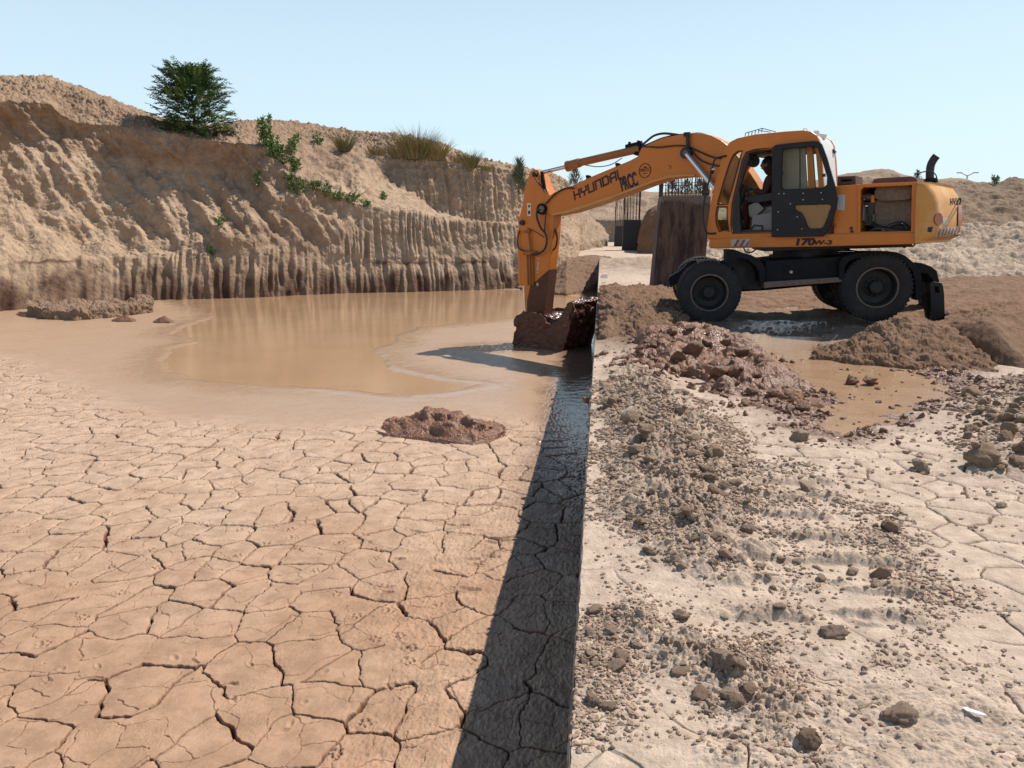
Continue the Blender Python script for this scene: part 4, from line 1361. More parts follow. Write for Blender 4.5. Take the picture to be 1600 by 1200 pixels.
cbv = BVHTree.FromPolygons([Vector(v) for v in vs], fs)


def on_cw(px, py, lift=.004):
    """point of the counterweight seen at a pixel, in machine coordinates, and the surface's normal"""
    a = Vector(L(px, py, -2)); b_ = Vector(L(px, py, 0.5)); d = (b_ - a).normalized()
    hit = cbv.ray_cast(a, d)
    if hit[0] is None:
        return Vector(L(px, py, V0)), Vector((0, -1, 0))
    nrm = hit[1]
    if nrm.dot(d) > 0: nrm = -nrm
    return hit[0] + nrm * lift, nrm


def cw_patch(name, corners, mat, lift=.004, n=6, parent=None):
    """a thin decal hugging the counterweight; corners tl, tr, br, bl in pixels"""
    m = MB(); vs = []; fs = []
    for lf in (lift, lift - .003):
        for j in range(n + 1):
            for i in range(n + 1):
                s_, t_ = i / n, j / n
                x = (corners[0][0] * (1 - s_) + corners[1][0] * s_) * (1 - t_) + (corners[3][0] * (1 - s_) + corners[2][0] * s_) * t_
                y = (corners[0][1] * (1 - s_) + corners[1][1] * s_) * (1 - t_) + (corners[3][1] * (1 - s_) + corners[2][1] * s_) * t_
                vs.append(on_cw(x, y, lf)[0])
    N1 = (n + 1) ** 2
    for o_ in (0, N1):
        for j in range(n):
            for i in range(n):
                a = o_ + j * (n + 1) + i
                fs.append((a, a + 1, a + n + 2, a + n + 1))
    m.add(vs, fs)
    return m.build(name, mat, parent or cw_)


cw_patch('hazard_strip', [(1463, 356.5), (1500, 354), (1500.5, 368), (1462, 372.5)], M_WHS, .004)
for k in range(7):
    x = 1465 + k * 5.0
    cw_patch('hazard_stripe', [(x + 3.2, 357.5 - k * .25), (x + 5.4, 357.4 - k * .25), (x + 1.2, 371.6 - k * .45), (x - 1.2, 371.8 - k * .45)], M_REDS, .007, 3)
cw_patch('tail_lamp', [(1495.5, 324), (1501, 322), (1501.5, 352), (1495, 353.5)], M_ORD, .02)
m = MB(); p, nr = on_cw(1466, 342.5, 0.0); nr = nr.normalized()
m.tube([p - nr * .02, p + nr * .012], .095, 20); m.build('side_lamp', M_ORD, cw_, smooth=True)
cw_patch('side_label', [(1473, 340), (1481, 340), (1481, 351), (1473, 351)], M_WHS, .004, 3)
cw_patch('weld_mark', [(1450, 355), (1458, 354), (1455, 363), (1449, 362)], M_TXT, .004, 3)
# its lettering runs round the corner
m = MB()
mx = 1484.5
for (lw, polys), x0 in zip(NAME[:4], (0, 5.2, 10.0, 14.2)):
    xw = (3.6, 3.2, 2.4, 1.6)[int(x0 // 4.8)]
    for pl in polys:
        for (ax, ay), (bx, by) in zip(pl[:-1], pl[1:]):
            for k in range(3):
                t0, t1 = k / 3, (k + 1) / 3
                A = (mx + x0 + (ax + (bx - ax) * t0) * xw, 319.5 - (ay + (by - ay) * t0) * 9.0 - x0 * .03)
                B = (mx + x0 + (ax + (bx - ax) * t1) * xw, 319.5 - (ay + (by - ay) * t1) * 9.0 - x0 * .03)
                pa, na = on_cw(*A, .003); pb, nb_ = on_cw(*B, .003)
                m.tube([pa, pb], .011, 5)
m.build('lettering', M_TXT, cw_)
# exhaust
m = MB()
v_ = 1.2
pts = spline_pts([L(1453, 290, v_), L(1453, 270, v_), L(1454.5, 258, v_), L(1459, 249, v_), L(1463.5, 243.5, v_)], 6)
m.tube(pts, .062, 16, caps=False)
m.tube(pts[::-1], .052, 16, caps=False)
ex = m.build('exhaust_pipe', plain('exhaust steel', (.035, .03, .035), .4, metal=.5, var=.4), exc, smooth=True)
m = MB(); m.tube([L(1445, 286, v_), L(1464, 285, v_)], .06, 8); m.tube([L(1453, 284, v_), L(1453, 279, v_)], .10, 12); m.build('exhaust_base', M_CHASS, exc)
m = MB(); m.tube(spline_pts([L(1431, 284, .9), L(1434, 273, .9), L(1443, 268.5, .9), L(1455, 268.5, .9), L(1462, 273, .9), L(1465, 284, .9)], 6), .009, 6)
m.build('guard_rail', M_CHASS, exc, smooth=True)

# --- cab
cab_out = [(1107, 372), (1106, 358), (1110, 325), (1117, 290), (1126, 258), (1134, 232), (1141, 223), (1152, 217.5), (1180, 211.5), (1226, 207), (1254, 205.2), (1266, 207), (1274, 212), (1279, 221),
           (1282, 245), (1284, 275), (1286, 300), (1288, 368)]
quarter_up = [(1121, 320), (1124.5, 306), (1131, 283), (1140, 255), (1146, 242), (1153, 236.5), (1160, 235.5), (1158, 243), (1151, 270), (1137, 319.5)]
quarter_lo = [(1120.5, 323), (1136.5, 323), (1136, 340), (1139.5, 362), (1124, 362), (1119.5, 350), (1118.5, 337)]
door_op = [(1160, 250), (1166, 238), (1180, 233.5), (1212, 230.5), (1212, 364), (1144, 364.5), (1142, 352), (1144, 318)]
rear_win = [(1219, 229), (1275, 226), (1281, 297), (1217, 300)]
cabf = plate('cab', cab_out, .10, .17, M_OR, exc, .018, holes=(quarter_up, quarter_lo, door_op, rear_win))
# black posts and header
plate('door_post', [(1157.5, 240), (1166, 237.5), (1170.5, 243), (1161, 272), (1154.5, 296), (1155, 340), (1157, 364), (1141, 364), (1137, 345), (1137, 318), (1146, 282)], .112, .20, M_INTD, cabf, .006, vp=.105)
plate('door_post', [(1117.5, 319.5), (1137.5, 319.5), (1137.5, 323), (1117, 323)], .112, .19, M_INTD, cabf, .002, vp=.105)
m = plate('window_pane', quarter_up, .13, .136, M_GLASS, cabf, .0005, vp=.105)
plate('window_pane', quarter_lo, .13, .136, M_GLASS, cabf, .0005, vp=.105)
# seal round the openings
def seal(pts, v, r=.014, parent=None):
    m = MB(); q = [L(a, c_, v) for a, c_ in pts]; m.tube(q + [q[0]], r, 6, False)
    return m.build('window_seal', M_INTD, parent or cabf, smooth=True)
seal(quarter_up, .105); seal(quarter_lo, .105); seal(door_op, .105)
# far side of the cab (same outline, moved away), roof, rear, front, floor
VF = 1.06
def cabshift(pix):
    return pix
far_door = [(1126, 300), (1138, 262), (1150, 240), (1205, 235), (1205, 322), (1130, 322)]
far_rear = [(1216, 235), (1270, 232), (1276, 292), (1216, 297)]
farf = plate('cab_far_side', cab_out, VF - .06, VF, M_OR, cabf, .01, holes=(far_door, far_rear), vp=.10)
plate('window_pane', far_door, VF - .03, VF - .024, M_GLASS, farf, .0005, vp=.10)
# roof and rear skins swept across
def skin(name, pix, mat, v0=.165, v1=VF - .055, th=.035, parent=None):
    q = [L(a, c_, .10) for a, c_ in pix]
    m = MB(); n_ = len(q); vs = []
    for v in (v0, v1):
        for p in q: vs.append((p[0], v, p[2]))
    for v in (v0, v1):
        for i, p in enumerate(q):
            a = Vector(q[min(i + 1, n_ - 1)]) - Vector(q[max(i - 1, 0)]); a.normalize()
            nrm = Vector((-a.z, 0, a.x))
            vs.append((p[0] - nrm.x * th, v, p[2] - nrm.z * th))
    fs = []
    for i in range(n_ - 1):
        fs.append((i, i + 1, n_ + i + 1, n_ + i)); fs.append((2 * n_ + i, 3 * n_ + i, 3 * n_ + i + 1, 2 * n_ + i + 1))
        fs.append((i, 2 * n_ + i, 2 * n_ + i + 1, i + 1)); fs.append((n_ + i, n_ + i + 1, 3 * n_ + i + 1, 3 * n_ + i))
    m.add(vs, fs)
    return m.build(name, mat, parent or cabf, smooth=True, auto=.6)
skin('cab_roof', [(1141, 223.5), (1152, 218), (1180, 212), (1226, 207.5), (1254, 205.7), (1266, 207.5), (1274, 212.5)], M_WHITE)
skin('cab_rear', [(1274, 212.5), (1279, 221), (1282, 245), (1284, 275), (1286, 300), (1288, 366)], M_WHITE)
skin('front_frame', [(1107.5, 368), (1107, 358), (1109, 343)], M_OR)
skin('windscreen', [(1109, 343), (1111, 325), (1118, 290), (1127, 258), (1135, 233), (1140, 225)], M_GLASS, th=.006)
skin('cab_floor', [(1118, 364), (1284, 364)], M_INTD, th=-.05)
# black upper lining in the cab
plate('roof_lining', [(1160, 229), (1212, 226), (1272, 224), (1272, 230), (1212, 232), (1190, 236), (1165, 241)], .175, VF - .06, M_INTD, cabf, .004, vp=.105)
# white rear quarter with a rounded corner
# door, folded back along the side
dr_out = [(1207, 231), (1212, 227), (1240, 224), (1270, 221), (1279, 221.5), (1283, 226), (1291, 247), (1299, 275), (1305.5, 297), (1307.5, 310), (1305, 325), (1297, 350), (1290, 364.5), (1284, 368.5), (1206, 369.5)]
dr_win = [(1222, 231.5), (1250, 229.5), (1274, 228), (1278, 231), (1286, 253), (1293, 277), (1292.5, 289), (1285, 294.5), (1224, 297), (1219, 293), (1219, 288), (1221, 240)]
dr_low = [(1242, 319.5), (1296, 318.2), (1299, 323), (1294, 338), (1287, 355), (1283, 357.5), (1264, 358), (1260.5, 354), (1256.5, 342), (1251, 333), (1243.5, 329.5), (1240.5, 325)]
door = plate('cab_door', dr_out, .0, .055, M_DGREY, exc, .01, holes=(dr_win, dr_low))
plate('door_glass', dr_win, .03, .036, M_GLASS, door, .0005, vp=0)
plate('door_glass', dr_low, .03, .036, M_GLASSD, door, .0005, vp=0)
m = MB(); m.tube([L(1250, 230, .05), L(1250, 296, .05)], .010, 6); m.build('door_rail', M_INTD, door)
m = MB()
for (a, c_) in ((1217, 303), (1225, 302.5), (1255, 302), (1283, 301), (1255, 312), (1285, 311.5), (1235, 318.5), (1216, 331), (1246, 339), (1215, 359), (1253, 357.5)):
    p = L(a, c_, .0); m.tube([(p[0], .006, p[2]), (p[0], -.006, p[2])], .010, 8)
m.each('rivet', M_LBL, door)
for a, c_ in ((1221.5, 270), (1287.5, 273.5)):
    plate('door_catch', [(a - 2, c_ - 2), (a + 2, c_ - 2), (a + 2, c_ + 2.5), (a - 2, c_ + 2.5)], .012, .03, M_BLACK, door, .003)
# behind the door glass: tan pad and orange post
plate('rear_panel', [(1217, 230), (1256, 229), (1260, 299), (1216, 300)], .175, .20, M_TAN, cabf, .004, vp=.12)
plate('rear_post', [(1259, 228), (1267, 228), (1272, 299), (1262, 299)], .172, .24, M_OR, cabf, .006, vp=.12)
# grab rail / mirror bracket in front of the cab
m = MB()
m.tube(spline_pts([L(1135, 243.5, .10), L(1127, 245, .04), L(1117.5, 248.5, .02), L(1113, 262, .02), L(1110, 275, .02), L(1103, 300, .02), L(1099.5, 320, .02), L(1098.5, 340, .02), L(1101, 357, .02), L(1105, 364, .03), L(1112, 365, .06), L(1119, 364.5, .10)], 4), .017, 8)
m.build('grab_rail', M_BLACK, exc, smooth=True)
m = MB(); p = L(1112, 267, .0); m.tube([(p[0] - .01, .03, p[2] - .03), (p[0] + .02, -.01, p[2] + .03)], .035, 10); m.build('work_lamp', M_BLACK, exc)
# cage on the roof
m = MB()
ZR = lambda px: L(px, 0, .3)[0]
def rod(a, c_, r=.007): m.tube([a, c_], r, 5)
for k in range(6):
    x = 1164 + k * 5.2; y0 = 214.5 - k * 1.5; h = 6.5
    rod(L(x, y0, .35), L(x + 1, y0 - h, .35)); rod(L(x, y0, .75), L(x + 1, y0 - h, .75)); rod(L(x + 1, y0 - h, .35), L(x + 1, y0 - h, .75))
rod(L(1165, 208, .35), L(1191, 200.5, .35)); rod(L(1165, 208, .75), L(1191, 200.5, .75)); rod(L(1191, 200.5, .35), L(1212, 206, .35)); rod(L(1191, 200.5, .75), L(1212, 206, .75))
rod(L(1186, 204, .35), L(1204, 206.5, .35))
m.build('roof_cage', M_BLACK, exc)
m = MB(); m.tube(spline_pts([L(1255, 206, .5), L(1256, 201.5, .5), L(1260, 201, .5), L(1262, 206, .5)], 4), .010, 6); m.build('roof_handle', M_WHITE, exc, smooth=True)
m = MB(); m.tube([L(1275, 211, .4), L(1276, 204.5, .4)], .045, 12); m.tube([L(1278, 212, .55), L(1290, 214, .55)], .05, 10); m.each('roof_lamp', M_WHITE, exc, smooth=True)
plate('rear_mirror', [(1298, 235), (1302, 233), (1305, 237), (1300, 239)], .9, 1.0, M_BLACK, exc, .004)

# cab inside: seat, console, wheel
def P3(px, py, v): return Vector(L(px, py, v))
plate('seat_base', [(1178, 330), (1212, 322), (1240, 326), (1240, 364), (1176, 364)], .40, .82, M_INT, cabf, .02)
plate('operator_seat', [(1176, 322), (1210, 321), (1212, 300), (1216, 262), (1228, 262), (1228, 330), (1178, 331)], .42, .84, M_INTD, cabf, .03)
plate('console_box', [(1170, 322), (1182, 316), (1192, 326), (1176, 340), (1171, 336)], .30, .38, M_INT, cabf, .012)
plate('side_box', [(1176, 338), (1208, 332), (1209, 363), (1174, 363)], .26, .38, M_INT, cabf, .01)
plate('side_console', [(1168, 308), (1206, 302), (1206, 312), (1180, 316), (1168, 314)], .28, .40, M_INTD, cabf, .012)
m = MB()
cst = P3(1167, 293, .62)
axis = Vector((.35, 0, .94)).normalized()
e1 = Vector((0, 1, 0)); e2 = axis.cross(e1)
ring = [cst + (e1 * math.cos(a) + e2 * math.sin(a)) * .19 for a in [2 * math.pi * k / 24 for k in range(24)]]
m.tube(ring + [ring[0]], .016, 8, False)
for k in (0, 8, 16): m.tube([cst, ring[k]], .012, 6)
m.tube([cst, cst - axis * .35, P3(1158, 345, .62)], [.03, .04, .05], 10)
m.build('steering_wheel', M_INTD, cabf, smooth=True)
m = MB()
m.tube([P3(1160, 352, .5), P3(1155, 336, .5)], .02, 8); m.tube([P3(1172, 310, .34), P3(1168, 296, .34)], .016, 8); m.tube([P3(1168, 296, .34), P3(1167.5, 291, .34)], .028, 8)
m.tube([P3(1198, 350, .3), P3(1200, 340, .3), P3(1188, 338, .3), P3(1172, 341, .3)], .012, 6)
m.each('control_lever', M_INTD, cabf, smooth=True)
m = MB(); p = P3(1176, 252, .45)
m.tube([p, p + Vector((0, .08, 0))], .10, 16); m.tube([p, P3(1168, 243, .45)], .02, 6)
m.build('cab_fan', M_INTD, cabf, smooth=True)
m = MB(); m.tube([P3(1148, 362, .3), P3(1150, 356, .3), P3(1158, 355, .3)], .02, 6); m.tube([P3(1190, 364, .24), P3(1191, 353, .24), P3(1178, 352, .24), P3(1172, 360, .24)], .014, 6)
m.each('pedal', M_INTD, cabf)

# --- boom
RS[0] = 1.15
VB0, VB1 = 1.10, 1.50
boom_o = [(855, 313), (858, 307), (866, 302), (880, 296), (897, 290), (925, 277), (955, 264.5), (985, 252), (997, 245.5), (1003, 232), (1018, 224.5), (1035, 217.5), (1055, 213.5), (1072, 210.5), (1090, 209.5), (1110, 213),
          (1126, 221), (1140, 232), (1158, 252), (1180, 285), (1205, 330), (1224, 358), (1222, 372), (1205, 374), (1190, 362), (1165, 340), (1140, 318), (1120, 298), (1108, 284), (1098, 276), (1085, 273.5),
          (1067, 273), (1045, 275), (1020, 282), (990, 293.5), (955, 307), (920, 319), (890, 328.5), (862, 334.5), (852, 332), (849, 322)]
boom = plate('boom', boom_o, VB0, VB1, M_OR, exc, .02)
plate('boom_rib', [(862, 333.8), (890, 327.8), (920, 318.3), (955, 306.3), (990, 292.8), (1020, 281.2), (1045, 274.4), (1067, 272.2), (1085, 272.8), (1085, 275.2), (1067, 275.4),
                   (1045, 277.5), (1020, 284.6), (990, 296), (955, 309.6), (920, 321.6), (890, 331.2), (862, 336.8)], VB0 - .03, VB1 + .03, M_YEL, boom, .004)
ang = math.atan2(26, 68)
p = L(898.5, 311.5, VB0 - .004)
ln = strokes('lettering', NAME, (p[0], VB0, p[2]), .158, math.radians(20.6), M_TXT, boom, w=.22, gap=.34, wd=1.03, shear=.12)
text_mesh('lettering', 'PRCC', .39, M_TXT, L(971.5, 299.0, VB0 - .006), math.radians(17), .40, .0, boom, off=.014)
p = Vector(L(1007.5, 266.5, VB0 - .008))
m = MB()
ring = [p + Vector((math.cos(a) * .128, 0, math.sin(a) * .135)) for a in [2 * math.pi * k / 32 for k in range(32)]]
m.tube(ring + [ring[0]], .006, 6, False)
m.tube([p + Vector((-.03, 0, .050)), p + Vector((0, 0, .075)), p + Vector((.03, 0, .050))], .009, 6)
m.tube([p + Vector((-.045, 0, -.055)), p + Vector((.045, 0, -.055))], .006, 6)
m.build('roundel', M_TXT, boom, smooth=True)
text_mesh('roundel_lettering', 'PRCC', .085, M_TXT, (p.x - .098, VB0 - .006, p.z - .028), math.radians(6), 1.0, .0, boom)
m = MB(); p = Vector(L(1046, 261, VB0 - .006)); m.tube([p + Vector((-.03, 0, .02)), p + Vector((.01, 0, .03)), p + Vector((.03, 0, -.01)), p + Vector((0, 0, -.03))], .006, 6); m.build('lifting_mark', M_REDS, boom)
# pins
def pin(px, py, r, v0, v1, mat, parent, name='pin', n=20):
    m = MB(); p = L(px, py, v0 if v0 < VB0 else VB0); m.tube([(p[0], v0, p[2]), (p[0], v1, p[2])], r, n)
    return m.build(name, mat, parent, smooth=True, auto=.6)
pin(1070.5, 239, .092, .98, 1.10, M_BLACK, boom); pin(1070.5, 239, .045, .96, .98, M_DUSTM, boom)
# boom cylinders (near and far)
for v in (1.0, 1.60):
    m = MB(); a = Vector(L(1073, 241, 1.0)); c_ = Vector(L(1118, 296, 1.0)); a.y = v; c_.y = v
    m.tube([a, c_], .042, 14); m.build('cylinder_rod', M_CHROME, exc, smooth=True)
    m = MB(); d = Vector(L(1185, 372, 1.0)); d.y = v
    m.tube([c_, d], .075, 16); m.build('boom_cylinder', M_OR, exc, smooth=True)
# arm cylinder on top of the boom
v = 1.30
A = lambda x, y: L(x, y, v)
m = MB(); m.tube([A(886, 260), A(889, 259.3), A(889.1, 259.2), A(906, 254), A(906.1, 254), A(1000, 232.5)], [.100, .100, .090, .084, .070, .070], 20); ac = m.build('arm_cylinder', paint('brown orange paint', (.30, .11, .03), .5, (.3, .2, .13), .5), exc, smooth=True, auto=.5)
m = MB(); m.tube([A(842, 270.8), A(888, 259.8)], .037, 14); m.build('cylinder_rod', M_CHROME, exc, smooth=True)
m = MB(); m.tube([A(995, 243), A(1000, 226)], .06, 10); m.tube([A(978, 229), A(1003, 223)], .035, 8); m.tube([A(983, 226), A(984, 221.5)], .025, 8); m.tube([A(997, 225), A(998, 219.5)], .03, 8)
m.build('cylinder_bracket', M_CHASS, ac, smooth=True)
# hoses over the boom
m = MB()
for pts_, r in (([(1001, 229), (1010, 221), (1022, 212), (1036, 208.6), (1050, 209.5), (1068, 212)], .020),
                ([(1001, 230), (1016, 224), (1035, 216), (1056, 211.5), (1072, 210)], .017),
                ([(978, 238), (1000, 230), (1030, 220), (1060, 213)], .014)):
    m.tube(spline_pts([A(*q) for q in pts_], 7), r, 8)
vv = 1.06
for pts_, r in (([(1004, 228.5), (1030, 230), (1055, 227.5), (1078, 228)], .012),
                ([(1078, 230), (1095, 238), (1112, 245), (1130, 248)], .013),
                ([(1080, 234), (1092, 248), (1108, 256), (1126, 260)], .012),
                ([(915, 258), (935, 260.5), (955, 257), (972, 247)], .008),
                ([(853, 318), (862, 308), (873, 299), (885, 294), (897, 294)], .016)):
    m.tube(spline_pts([L(x, y, vv) for x, y in pts_], 7), r, 8)
m.each('hose', M_HOSE, boom, smooth=True)
m = MB()
m.tube([L(1074, 209, 1.05), L(1075, 230, 1.05)], .032, 8); m.tube([L(1069, 210, 1.05), L(1078, 209.5, 1.05)], .035, 8); m.tube([L(1074, 210, 1.05), L(1074, 210, 1.5)], .03, 8)
m.build('hose_clamp', M_BLACK, boom)
for q in ((965, 257.5), (919, 276.5)):
    m = MB(); m.tube([A(q[0] - 1, q[1] + 4), A(q[0], q[1] - 3)], .03, 8); m.tube([A(q[0] - 3, q[1] - 1), A(q[0] + 4, q[1])], .022, 8); m.build('hose_clamp', M_CHASS, boom)
m = MB()
for k, v_ in enumerate((1.18, 1.26, 1.34, 1.42)):
    m.tube(spline_pts([L(x, y, v_) for x, y in ((1078, 209.5), (1092, 208.5), (1106, 212), (1124, 220), (1140, 231), (1152, 244))], 6), .016, 8)
m.each('steel_pipe', M_DUSTM, boom, smooth=True)

# --- arm
arm_o = [(829, 268), (834, 265.5), (840, 267), (844, 276), (851, 292), (858, 306), (863, 320), (864, 336), (863, 362), (859, 400), (856.5, 420), (853.5, 438), (851, 462), (848.5, 492), (822, 492), (820, 470), (819, 446),
         (816, 443), (814.5, 420), (815, 396), (812, 366), (811.5, 345), (814, 331), (818, 318), (820, 300), (824, 283)]
arm = plate('arm', arm_o, 1.14, 1.46, M_OR, exc, .016)
plate('mud_coat', [(857, 423), (852.5, 462), (849.5, 493), (824, 493), (824, 470), (829, 446), (838, 440), (846, 432)], 1.125, 1.475, M_BMUD, arm, .01, vp=1.13)
pin(834.5, 272.5, .05, 1.08, 1.52, M_BLACK, arm); pin(845.5, 326.5, .105, 1.04, 1.56, M_CHASS, arm); pin(845.5, 326.5, .06, 1.015, 1.04, M_DUSTM, arm); pin(814.5, 348, .05, 1.08, 1.52, M_BLACK, arm)
plate('arm_bracket', [(844, 268), (847.5, 269), (850.5, 288), (852.5, 300), (849, 298), (845.5, 285)], 1.09, 1.14, M_CHASS, arm, .004)
plate('arm_label', [(823.5, 317.5), (829.5, 317.5), (829.5, 337.5), (824, 337.5)], 1.128, 1.139, M_TXTW, arm, .0005)
plate('label_mark', [(825, 329.5), (828.3, 329.5), (828.3, 334.5), (825, 334.5)], 1.123, 1.13, M_TXT, arm, .0003)
plate('label_mark', [(825.2, 320.5), (828, 320.5), (828, 324), (825.2, 324)], 1.123, 1.13, M_TXT, arm, .0003)
text_mesh('model_number', '170W-3', .085, M_TXTW, L(841.5, 428, 1.134), math.radians(86), 1.25, 0, arm)
plate('reflector', [(838, 442), (841, 442), (841, 447), (838.5, 447)], 1.118, 1.135, M_WHS, arm, .0005)
m = MB()
v = 1.30
B = lambda x, y, v=1.30: L(x, y, v)
m.tube([B(813.5, 345), B(814.2, 362)], .05, 12); m.tube([B(814.2, 360), B(817.8, 446)], .085, 18)
bc = m.build('bucket_cylinder', M_OR, arm, smooth=True)
m = MB(); m.tube([B(818.5, 444), B(821.5, 492)], .036, 12); m.build('cylinder_rod', M_CHROME, arm, smooth=True)
m = MB()
for x in (823.5, 827.5, 831.5): m.tube([L(x, 396, 1.10), L(x + 1.5, 446, 1.10)], .017, 8)
m.tube([L(819, 395, 1.08), L(838, 396, 1.08)], .045, 10)
m.tube([L(819, 362, 1.09), L(828, 361, 1.09)], .025, 8); m.tube([L(826, 362, 1.09), L(829, 392, 1.09)], .018, 8)
m.each('steel_pipe', paint('pipe orange', (.34, .11, .02), .5), arm, smooth=True)
m = MB()
for pts_, r, v_ in (([(845, 328), (839, 330), (839.5, 342), (845, 356), (852, 365), (854.5, 376), (851, 389), (842, 396), (830, 397.5)], .021, 1.02),
                    ([(853, 330), (852, 345), (851, 360), (853.5, 372)], .012, 1.06),
                    ([(861, 352), (867, 358), (870.5, 372), (868, 386), (861, 393), (857, 394)], .018, 1.22),
                    ([(812, 360), (809, 372), (810, 386), (817, 392), (822, 396)], .014, 1.1),
                    ([(834, 273), (840, 284), (848, 294), (853, 302)], .014, 1.07),
                    ([(824, 356), (836, 362), (850, 371)], .006, 1.12)):
    m.tube(spline_pts([L(x, y, v_) for x, y in pts_], 7), r, 8)
m.each('hose', M_HOSE, arm, smooth=True)

# --- bucket: shell with side plates, mouth towards the machine, coated and filled with mud
bk_side = [(802, 500), (806, 493), (816, 490), (828, 488), (843, 490), (851, 497), (852, 506), (862, 507), (872, 501), (881, 486), (886, 476), (891, 472), (896, 474), (893, 497), (886, 525), (878, 549),
           (874, 551), (850, 548), (825, 544), (803, 542), (800, 536), (803, 525), (807, 512), (803, 506)]


def rough_mesh(o, amp, freq, seed, sub=0, attrs=None):
    import bmesh
    me = o.data
    bm = bmesh.new(); bm.from_mesh(me)
    bmesh.ops.triangulate(bm, faces=bm.faces)
    for _ in range(sub):
        long_ = [e for e in bm.edges if e.calc_length() > .045]
        bmesh.ops.subdivide_edges(bm, edges=long_, cuts=1)
        bmesh.ops.triangulate(bm, faces=bm.faces)
    bm.normal_update()
    V = np.array([list(v.co) for v in bm.verts]); Nn = np.array([list(v.normal) for v in bm.verts])
    d = amp * fbm3(V, freq, 4, seed, .55, True)
    V = V + Nn * d[:, None]
    for v, q in zip(bm.verts, V): v.co = q
    for f in bm.faces: f.smooth = True
    bm.to_mesh(me); bm.free()
    for k, val in (attrs or {}).items():
        a_ = me.attributes.new(k, 'FLOAT', 'POINT'); a_.data.foreach_set('value', np.full(len(me.vertices), val, np.float32))
    return o


vb0, vb1 = .72, 1.88
sidep = plate('bucket', bk_side, vb0, vb0 + .05, M_BMUD, exc, .008)
rough_mesh(sidep, .07, 4, 3, 6, dict(wet=.25, tone=.2, damp_shade=0))
# shell running across: back and floor of the bucket
back = [(803, 500), (807, 511), (803, 524), (801, 536), (806, 543), (840, 547), (870, 551), (877, 549)]
q = [L(a, c_, vb0) for a, c_ in back]
m = MB(); n_ = len(q); vs = []
for off in (0, .05):
    for v in np.linspace(vb0 + .03, vb1, 9):
        for p in q:
            cx0, cz0 = L(845, 515, vb0)[0], L(845, 515, vb0)[2]
            k = 1 - off * 1.6
            vs.append((cx0 + (p[0] - cx0) * k, v, cz0 + (p[2] - cz0) * k))
fs = []
for o_ in (0, 9 * n_):
    for j in range(8):
        for i in range(n_ - 1):
            a = o_ + j * n_ + i
            fs.append((a, a + 1, a + n_ + 1, a + n_))
for j in range(8):
    for i in (0, n_ - 1):
        a = j * n_ + i; fs.append((a, a + n_, a + n_ + 9 * n_, a + 9 * n_))
m.add(vs, fs)
sh = m.build('bucket_shell', M_BMUD, sidep)
rough_mesh(sh, .06, 4, 5, 4, dict(wet=.6, tone=.2, damp_shade=0))
s2 = plate('bucket_side', bk_side, vb1, vb1 + .05, M_BMUD, sidep, .008, vp=vb0); rough_mesh(s2, .03, 5, 7, 4, dict(wet=.3, tone=.2, damp_shade=0))
# mud heaped in it: from the raised rim leaning over towards the wall
mud_o = [(850, 512), (866, 506), (877, 494), (884, 477), (890, 472), (896, 475), (893, 492), (888, 512), (882, 530), (876, 546), (850, 545)]
mm = plate('mud_load', mud_o, vb0 + .06, vb1 - .02, M_WET, sidep, .03, vp=vb0 + .05)
rough_mesh(mm, .16, 3.2, 11, 5, dict(wet=.75, tone=.2, damp_shade=.0))
mm = plate('mud_load', [(806, 502), (812, 495), (830, 492), (846, 495), (862, 500), (880, 496), (884, 510), (860, 520), (810, 520)], vb0 + .30, vb1 - .04, M_WET, sidep, .03, vp=vb0 + .25)
rough_mesh(mm, .10, 3.4, 13, 5, dict(wet=.9, tone=.3, damp_shade=.0))
# linkage buried in mud
m = MB(); m.tube([L(822, 488, 1.3), L(812, 500, 1.3), L(830, 512, 1.3)], .07, 10); m.tube([L(842, 488, 1.3), L(846, 512, 1.3)], .09, 10); m.tube([L(848, 505, .85), L(848, 505, 1.75)], .06, 10)
rough_mesh(m.build('linkage', M_BMUD, arm), .02, 6, 17, 2, dict(wet=.3, tone=.2, damp_shade=0))

RS[0] = 1.0
rel = EO - EXO
ca_, sa_ = math.cos(-TH), math.sin(-TH)
for o in exc.children:
    if o.name not in lower_parts:
        o.location = (rel.x * ca_ - rel.y * sa_, rel.x * sa_ + rel.y * ca_, 0)
        o.rotation_euler = (0, 0, TS - TH)
# ------------------------------------------------------------------ person at the controls
import bmesh


def skin_body(name, pts, edges, rad, mat, parent=None, sub=2, root=0):
    me = bpy.data.meshes.new(name)
    me.from_pydata([tuple(p) for p in pts], edges, [])
    o = bpy.data.objects.new(name, me); C.objects.link(o)
    md = o.modifiers.new('skin', 'SKIN')
    for i, r in enumerate(rad):
        me.skin_vertices[0].data[i].radius = (r, r) if not isinstance(r, tuple) else r
        me.skin_vertices[0].data[i].use_root = (i == root)
    sb = o.modifiers.new('sub', 'SUBSURF'); sb.levels = sub; sb.render_levels = sub
    dg = bpy.context.evaluated_depsgraph_get(); dg.update()
    m2 = bpy.data.meshes.new_from_object(o.evaluated_get(dg))
    bpy.data.objects.remove(o)
    m2.name = name
    m2.polygons.foreach_set('use_smooth', np.ones(len(m2.polygons), bool))
    return link(name, m2, mat, parent)


